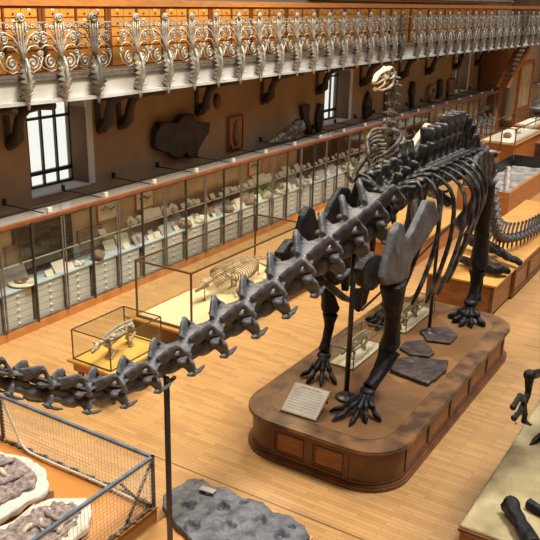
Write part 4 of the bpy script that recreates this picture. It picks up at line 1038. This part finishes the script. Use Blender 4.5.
# ------------------------------------------------------------------ trough with grey bed and bones
tr = thing('bone_trough', 'orange wooden trough with dark liner holding a grey bed with bones', 'display box')
X0, X1, Y0_, Y1_ = 23.0, 28.6, 5.95, 7.55
MB().box((X0, Y0_, 0), (X1, Y0_+.1, .7)).box((X0, Y1_-.1, 0), (X1, Y1_, .74)).box((X0, Y0_+.1, 0), (X0+.1, Y1_-.1, .7)).box((X1-.1, Y0_+.1, 0), (X1, Y1_-.1, .7)).build('box_side', ORNG, tr)
MB().box((X0+.12, Y1_-.14, .4), (X1-.12, Y1_-.105, .86)).box((X1-.14, Y0_+.15, .4), (X1-.105, Y1_-.16, .86)).build('liner', BLKIRON, tr)
b = MB(); b.box((X0+.1, Y0_+.1, .3), (X1-.15, Y1_-.15, .5)); ob('bed', organic(b, 'bed', SANDB, .07, 1, .08, 2), tr)
for i in range(6):
    x = 24.0 + i*.5; y = 6.3 + .14*i; L_ = .35
    b = MB(); b.tube(curve_pts([(x-L_*2, y-.15, .60), (x, y, .66), (x+L_*2, y+.2, .60)], 8), [.09, .07, .06, .05, .05, .06, .07, .08, .09], 8)
    o = ob('long_bone', organic(b, 'long_bone', IVORY if i % 2 else GREYP, .025, 1, .02, 8))
    tag(o, '%s long bone on the grey trough bed, %s from the near end' % ('pale' if i % 2 else 'grey', ORD[i]), 'bone', 'bones on the trough bed')

# ------------------------------------------------------------------ desk cases in the far right
def desk_case(x0, x1, y0, y1, h, label, glass=True, gh=.35):
    t = thing('desk_case', label, 'display case', (x0, y0, 0), 0, 'desk cases at the far end')
    w, dpt = x1-x0, y1-y0
    MB().box((.05, .05, .0), (w-.05, dpt-.05, .08)).build('plinth', DARKW, t)
    MB().box((0, 0, .08), (w, dpt, h)).build('body', ORNG, t)
    MB().box((-.03, -.03, h), (w+.03, dpt+.03, h+.04)).build('top', ORNL, t)
    MB().box((.1, .08, h+.04), (w-.1, dpt-.08, h+.08)).build('tray', CREAM, t)
    if glass:
        m = MB(); e = .02; z1 = h+.04+gh
        for x in (0, w):
            for y in (0, dpt): m.box((x-e, y-e, h+.04), (x+e, y+e, z1))
        for y in (0, dpt): m.box((0, y-e, z1-.03), (w, y+e, z1))
        for x in (0, w): m.box((x-e, 0, z1-.03), (x+e, dpt, z1))
        m.build('glass_frame', BRONZE, t)
        MB().box((0, -.002, h+.05), (w, .002, z1-.03)).box((-.002, 0, h+.05), (.002, dpt, z1-.03)).build('glass', GLASS, t)
    return t
dl = [(27.2, 28.6, 7.95, 8.95, .85, 'desk case nearest the trough, partly hidden by the hip bones', .8), (29.75, 34.0, 7.75, 9.1, .95, 'long glass-topped desk case right of the hips in the distance', .6),
      (32.6, 36.5, 6.4, 7.3, .95, 'glass-topped desk case behind the dark wooden chairs', .5), (35.2, 38.2, 8.4, 9.3, .9, 'farthest low red-brown desk case before the door', .4)]
for (x0, x1, y0, y1, h, lab, gh) in dl: desk_case(x0, x1, y0, y1, h, lab, True, gh)
o = tag(ob('model_fossil', rocks[1], M=Matrix.Translation((31.0, 8.4, 1.032)) @ Matrix.Scale(1.0, 4)), 'brown fossil inside the long glass-topped desk case', 'fossil')
tag(ob('model_fossil', rocks[3], M=Matrix.Translation((32.4, 8.4, 1.032)) @ Matrix.Scale(1.1, 4)), 'ivory fossil inside the long glass-topped desk case', 'fossil')
# dark wooden chair-like stand at right
ch = thing('dark_wood_cabinet', 'dark wooden cabinet on slim legs at the right picture edge', 'cabinet', (28.9, 5.7, 0))
MB().box((0, 0, .5), (1.3, 1.1, 1.25)).build('body', DARKW, ch); MB().box((-.03, -.03, 1.25), (1.33, 1.13, 1.3)).build('top', PED, ch)
for x in (.06, 1.24):
    for y in (.06, 1.04): MB().tube([(x, y, 0), (x, y, .25), (x, y, .5)], [.025, .04, .045], 8).build('leg', DARKW, ch, True)

# far end: pillar, glazed door, stair, more cases
struct('trim_7', MB().box((37.9, 10.9, 0), (38.5, 11.9, 4.5)), PED)
dr = thing('door_1', None, None); dr['kind'] = 'structure'
MB().box((39.5, 10.4, 0), (39.62, 10.55, 3.2)).box((41.8, 10.4, 0), (41.92, 10.55, 3.2)).box((39.5, 10.4, 3.2), (41.92, 10.55, 3.35)).build('door_frame', ORNG, dr)
MB().box((39.65, 10.45, .05), (41.75, 10.5, 1.1)).build('door_panel', PED, dr)
MB().box((39.65, 10.47, 1.12), (41.75, 10.48, 3.15)).build('pane', BACKP, dr)
st = thing('staircase', 'wooden stair stringers rising under the gallery at the far end', 'staircase')
for i, dy in enumerate((0, .5)):
    m = MB(); m.prism([(37.2, 2.3), (37.6, 2.3), (40.6, 4.1), (40.0, 4.1)], 10.3+dy, 10.4+dy, lambda u, v, w: V((u, w, v))); m.build('stringer', ORNG, st)
for k_ in range(9):
    u = k_/9; MB().box((37.5+2.9*u, 10.4, 2.35+1.75*u), (37.85+2.9*u, 10.8, 2.4+1.75*u)).build('tread', REDW, st)
fc = copy_tree(cases[5]); fc.location = (42.3, -.9, 0); fc['label'] = 'glazed wall case beyond the far door'; fc['group'] = 'glazed cases beyond the door'
fc2 = copy_tree(cases[5]); fc2.location = (43.8, -.9, 0); fc2['label'] = 'last glazed wall case, farthest beyond the door'; fc2['group'] = 'glazed cases beyond the door'
tag(MB().box((-.5, -.3, 0), (.5, .3, 1.0)).build('dark_monitor_stand', BLKIRON, loc=(40.6, 9.4, 0)), 'dark box-shaped stand before the far door', 'stand')
t = thing('red_topped_stool', 'low stool with reddish round top near the far door', 'stool', (38.6, 9.3, 0))
MB().lathe([(.35, .5), (.38, .53), (.38, .58), (.3, .6)], 20).build('seat', REDW, t, True)
for a in (0, 1, 2, 3): MB().tube([(.25*math.cos(a*PI/2), .25*math.sin(a*PI/2), 0), (.2*math.cos(a*PI/2), .2*math.sin(a*PI/2), .5)], .03, 6).build('leg', DARKW, t)

# ------------------------------------------------------------------ upright ornithopod skeleton behind
ub = thing('wooden_plinth', 'orange wooden plinth under the upright skeleton behind the ribs', 'pedestal')
MB().box((16.6, 6.4, 0), (20.4, 7.9, .55)).build('body', ORNG, ub); MB().box((16.55, 6.35, .55), (20.45, 7.95, .60)).build('top', ORNL, ub)
ig = thing('upright_skeleton', 'tall upright dinosaur skeleton with pale skull rearing up behind the sauropod', 'skeleton')
Yg = 7.05
b = MB()   # skull, facing left
for t_ in (-1, 1):
    y_ = Yg + t_*.13
    b.tube([(16.22, y_, 4.42), (16.15, y_, 4.62), (15.95, y_, 4.68), (15.75, y_, 4.60), (15.70, y_, 4.42), (15.85, y_, 4.32), (16.1, y_, 4.34), (16.22, y_, 4.42)], .034, 8)
    b.tube([(15.75, y_, 4.60), (15.45, Yg + t_*.10, 4.56), (15.15, Yg + t_*.07, 4.46), (14.95, Yg + t_*.05, 4.30), (14.95, Yg + t_*.04, 4.18)], [.036, .036, .036, .036, .03], 8)
    b.tube([(15.75, y_, 4.36), (15.45, Yg + t_*.11, 4.32), (15.15, Yg + t_*.08, 4.24), (14.98, Yg + t_*.05, 4.20)], [.035, .045, .04, .03], 8)
    b.tube([(15.5, Yg + t_*.11, 4.54), (15.45, Yg + t_*.11, 4.34)], .034, 8)
    b.tube([(16.2, y_, 4.36), (16.12, y_, 4.12), (15.8, y_, 4.02), (15.4, Yg + t_*.09, 3.98), (15.1, Yg + t_*.05, 4.03)], [.04, .05, .045, .04, .03], 8)
b.tube([(16.1, Yg, 4.66), (15.7, Yg, 4.62), (15.2, Yg, 4.48), (14.95, Yg, 4.26)], [.09, .08, .05, .04], 8, .5)
b.tube([(15.15, Yg, 4.0), (15.05, Yg, 4.05)], .07, 8)
b.ball((16.05, Yg, 4.48), (.10, .09, .09))
bmesh.ops.transform(b.bm, matrix=Matrix.Translation((16.1, Yg, 4.48)) @ Matrix.Scale(.66, 4) @ Matrix.Translation((-16.1, -Yg, -4.42)), verts=list(b.bm.verts))
me = organic(b, 'skull', IVORY, .018, 1, .02, 9); ob('skull', me, ig)
NK = [(16.2, 4.42), (16.32, 4.25), (16.38, 4.05), (16.38, 3.85), (16.34, 3.65), (16.30, 3.45), (16.3, 3.25), (16.4, 3.05), (16.55, 2.85), (16.75, 2.62), (16.95, 2.38), (17.15, 2.15), (17.35, 1.95), (17.6, 1.75), (17.9, 1.6), (18.25, 1.5), (18.6, 1.42), (18.95, 1.33), (19.3, 1.22), (19.65, 1.1), (20.0, .98), (20.3, .88)]
vb = MB(); vb.ball((0, 0, 0), (.62, .45, .45), 8)
for s in (-1, 1): vb.tube([(0, s*.2, .1), (.1, s*.9, .1)], [.2, .12], 6); vb.tube([(-.3, s*.3, .3), (.5, s*.35, .4)], .15, 6)
vb.tube([(0, 0, .3), (.3, 0, 1.1)], [.2, .16], 6)
vbm = organic(vb, 'vertebra', IGB, .09, 1, .05, 3)
for i, (x, z) in enumerate(NK):
    a = NK[max(0, i-1)]; c = NK[min(len(NK)-1, i+1)]; t = V((c[0]-a[0], 0, c[1]-a[1]))
    s_ = .21 if i < 8 else .26 if i < 15 else .2 - .012*(i-15)
    ob('vertebra', vbm, ig, M=frame_at((x, Yg, z), t, s=s_, sz=s_*1.1, sy=s_*1.15) if abs(t.z) < .9*t.length else
       Matrix.Translation((x, Yg, z)) @ Matrix.Rotation(math.atan2(-t.z, t.x), 4, 'Y') @ Matrix.Scale(s_, 4))
for i in range(13):
    x = 16.3 + .085*i; z = 3.3 - .105*i
    for s in (-1, 1):
        w = .30 + .16*math.sin(PI*(i+1)/14)
        m = MB(); m.tube(curve_pts([(x, Yg, z), (x-.1, Yg+s*w, z-.05), (x-.38, Yg+s*w, z-.28), (x-.62, Yg+s*w*.45, z-.5)], 8), .036, 6); m.build('rib', IGB, ig, True)
for s in (-1, 1):
    long_bone('shoulder_blade', [(16.3, Yg+s*.42, 2.75), (16.85, Yg+s*.45, 3.05), (17.5, Yg+s*.45, 3.28)], [.12, .08, .11], IVORY if s < 0 else IGB, ig, .6, vox=.025)
    long_bone('upper_arm', [(16.05, Yg+s*.42, 2.62), (15.8, Yg+s*.5, 2.35), (15.65, Yg+s*.5, 2.15)], [.09, .06, .08], IGB, ig, vox=.025)
    long_bone('forearm', [(15.65, Yg+s*.5, 2.15), (15.4, Yg+s*.5, 2.3), (15.2, Yg+s*.48, 2.45)], [.06, .045, .05], IGB, ig, vox=.02)
    for q in range(4):
        m = MB(); m.tube([(15.2, Yg+s*.48, 2.45), (15.08, Yg+s*(.42+.04*q), 2.5+.03*q), (14.98, Yg+s*(.40+.05*q), 2.46+.03*q)], [.022, .022, .01], 6); m.build('finger', IGB, ig, True)
    long_bone('femur', [(17.8, Yg+s*.32, 1.75), (17.3, Yg+s*.4, 1.55), (17.05, Yg+s*.42, 1.25)], [.15, .1, .14], IGB, ig, vox=.03)
    long_bone('shin', [(17.05, Yg+s*.42, 1.25), (17.35, Yg+s*.42, 1.0), (17.5, Yg+s*.42, .8)], [.12, .07, .09], IGB, ig, vox=.03)
    for q in (-1, 0, 1):
        m = MB(); m.tube([(17.5, Yg+s*.42, .8), (17.25, Yg+s*.42+q*.08, .68), (17.0, Yg+s*.42+q*.13, .635)], [.06, .045, .025], 8); m.build('toe', IGB, ig, True)
    m = MB(); m.ball((17.9, Yg+s*.2, 1.78), (.4, .05, .15), 10); m.build('hip_bone', IGB, ig, True)
m = MB(); m.tube([(16.4, Yg, .6), (16.35, Yg, 4.2)], .03, 8); m.tube([(18.2, Yg, .6), (18.2, Yg, 1.45)], .03, 8)
m.build('mounting_post', BLKIRON, ig, True)

# ------------------------------------------------------------------ light
w = bpy.data.worlds.new('world'); bpy.context.scene.world = w; w.use_nodes = True
bg = w.node_tree.nodes['Background']; bg.inputs[0].default_value = (1.0, 1.0, .95, 1); bg.inputs[1].default_value = 1.0
def area(name, loc, size, sy, power, col, rot=(0, 0, 0)):
    ld = bpy.data.lights.new(name, 'AREA'); ld.shape = 'RECTANGLE'; ld.size = size; ld.size_y = sy; ld.energy = power; ld.color = col
    o = bpy.data.objects.new(name, ld); C.objects.link(o); o.location = loc; o.rotation_euler = rot; return o
ld = bpy.data.lights.new('sun', 'SUN'); ld.energy = 3.9; ld.angle = math.radians(14); ld.color = (1.0, .96, .9)
so = bpy.data.objects.new('sun', ld); C.objects.link(so); so.location = (15, 3, 12)
so.rotation_euler = V((-.14, .26, -1)).to_track_quat('-Z', 'Y').to_euler()
area('warm_fill', (9.5, 8.2, 8.6), 2.2, 1.2, 520, (1.0, .84, .58))  # added warm fill lights that brighten the left floor, not real fixtures
area('warm_fill', (15.5, 8.2, 8.8), 2.2, 1.2, 420, (1.0, .84, .58))

sc = bpy.context.scene
sc.view_settings.view_transform = 'Standard'; sc.view_settings.look = 'None'
sc.view_settings.exposure = 0; sc.view_settings.gamma = 1; sc.view_settings.use_curve_mapping = False
sc.cycles.max_bounces = 8; sc.cycles.transparent_max_bounces = 24; sc.cycles.diffuse_bounces = 4
sc.cycles.caustics_reflective = False; sc.cycles.caustics_refractive = False
sc.cycles.use_denoising = True
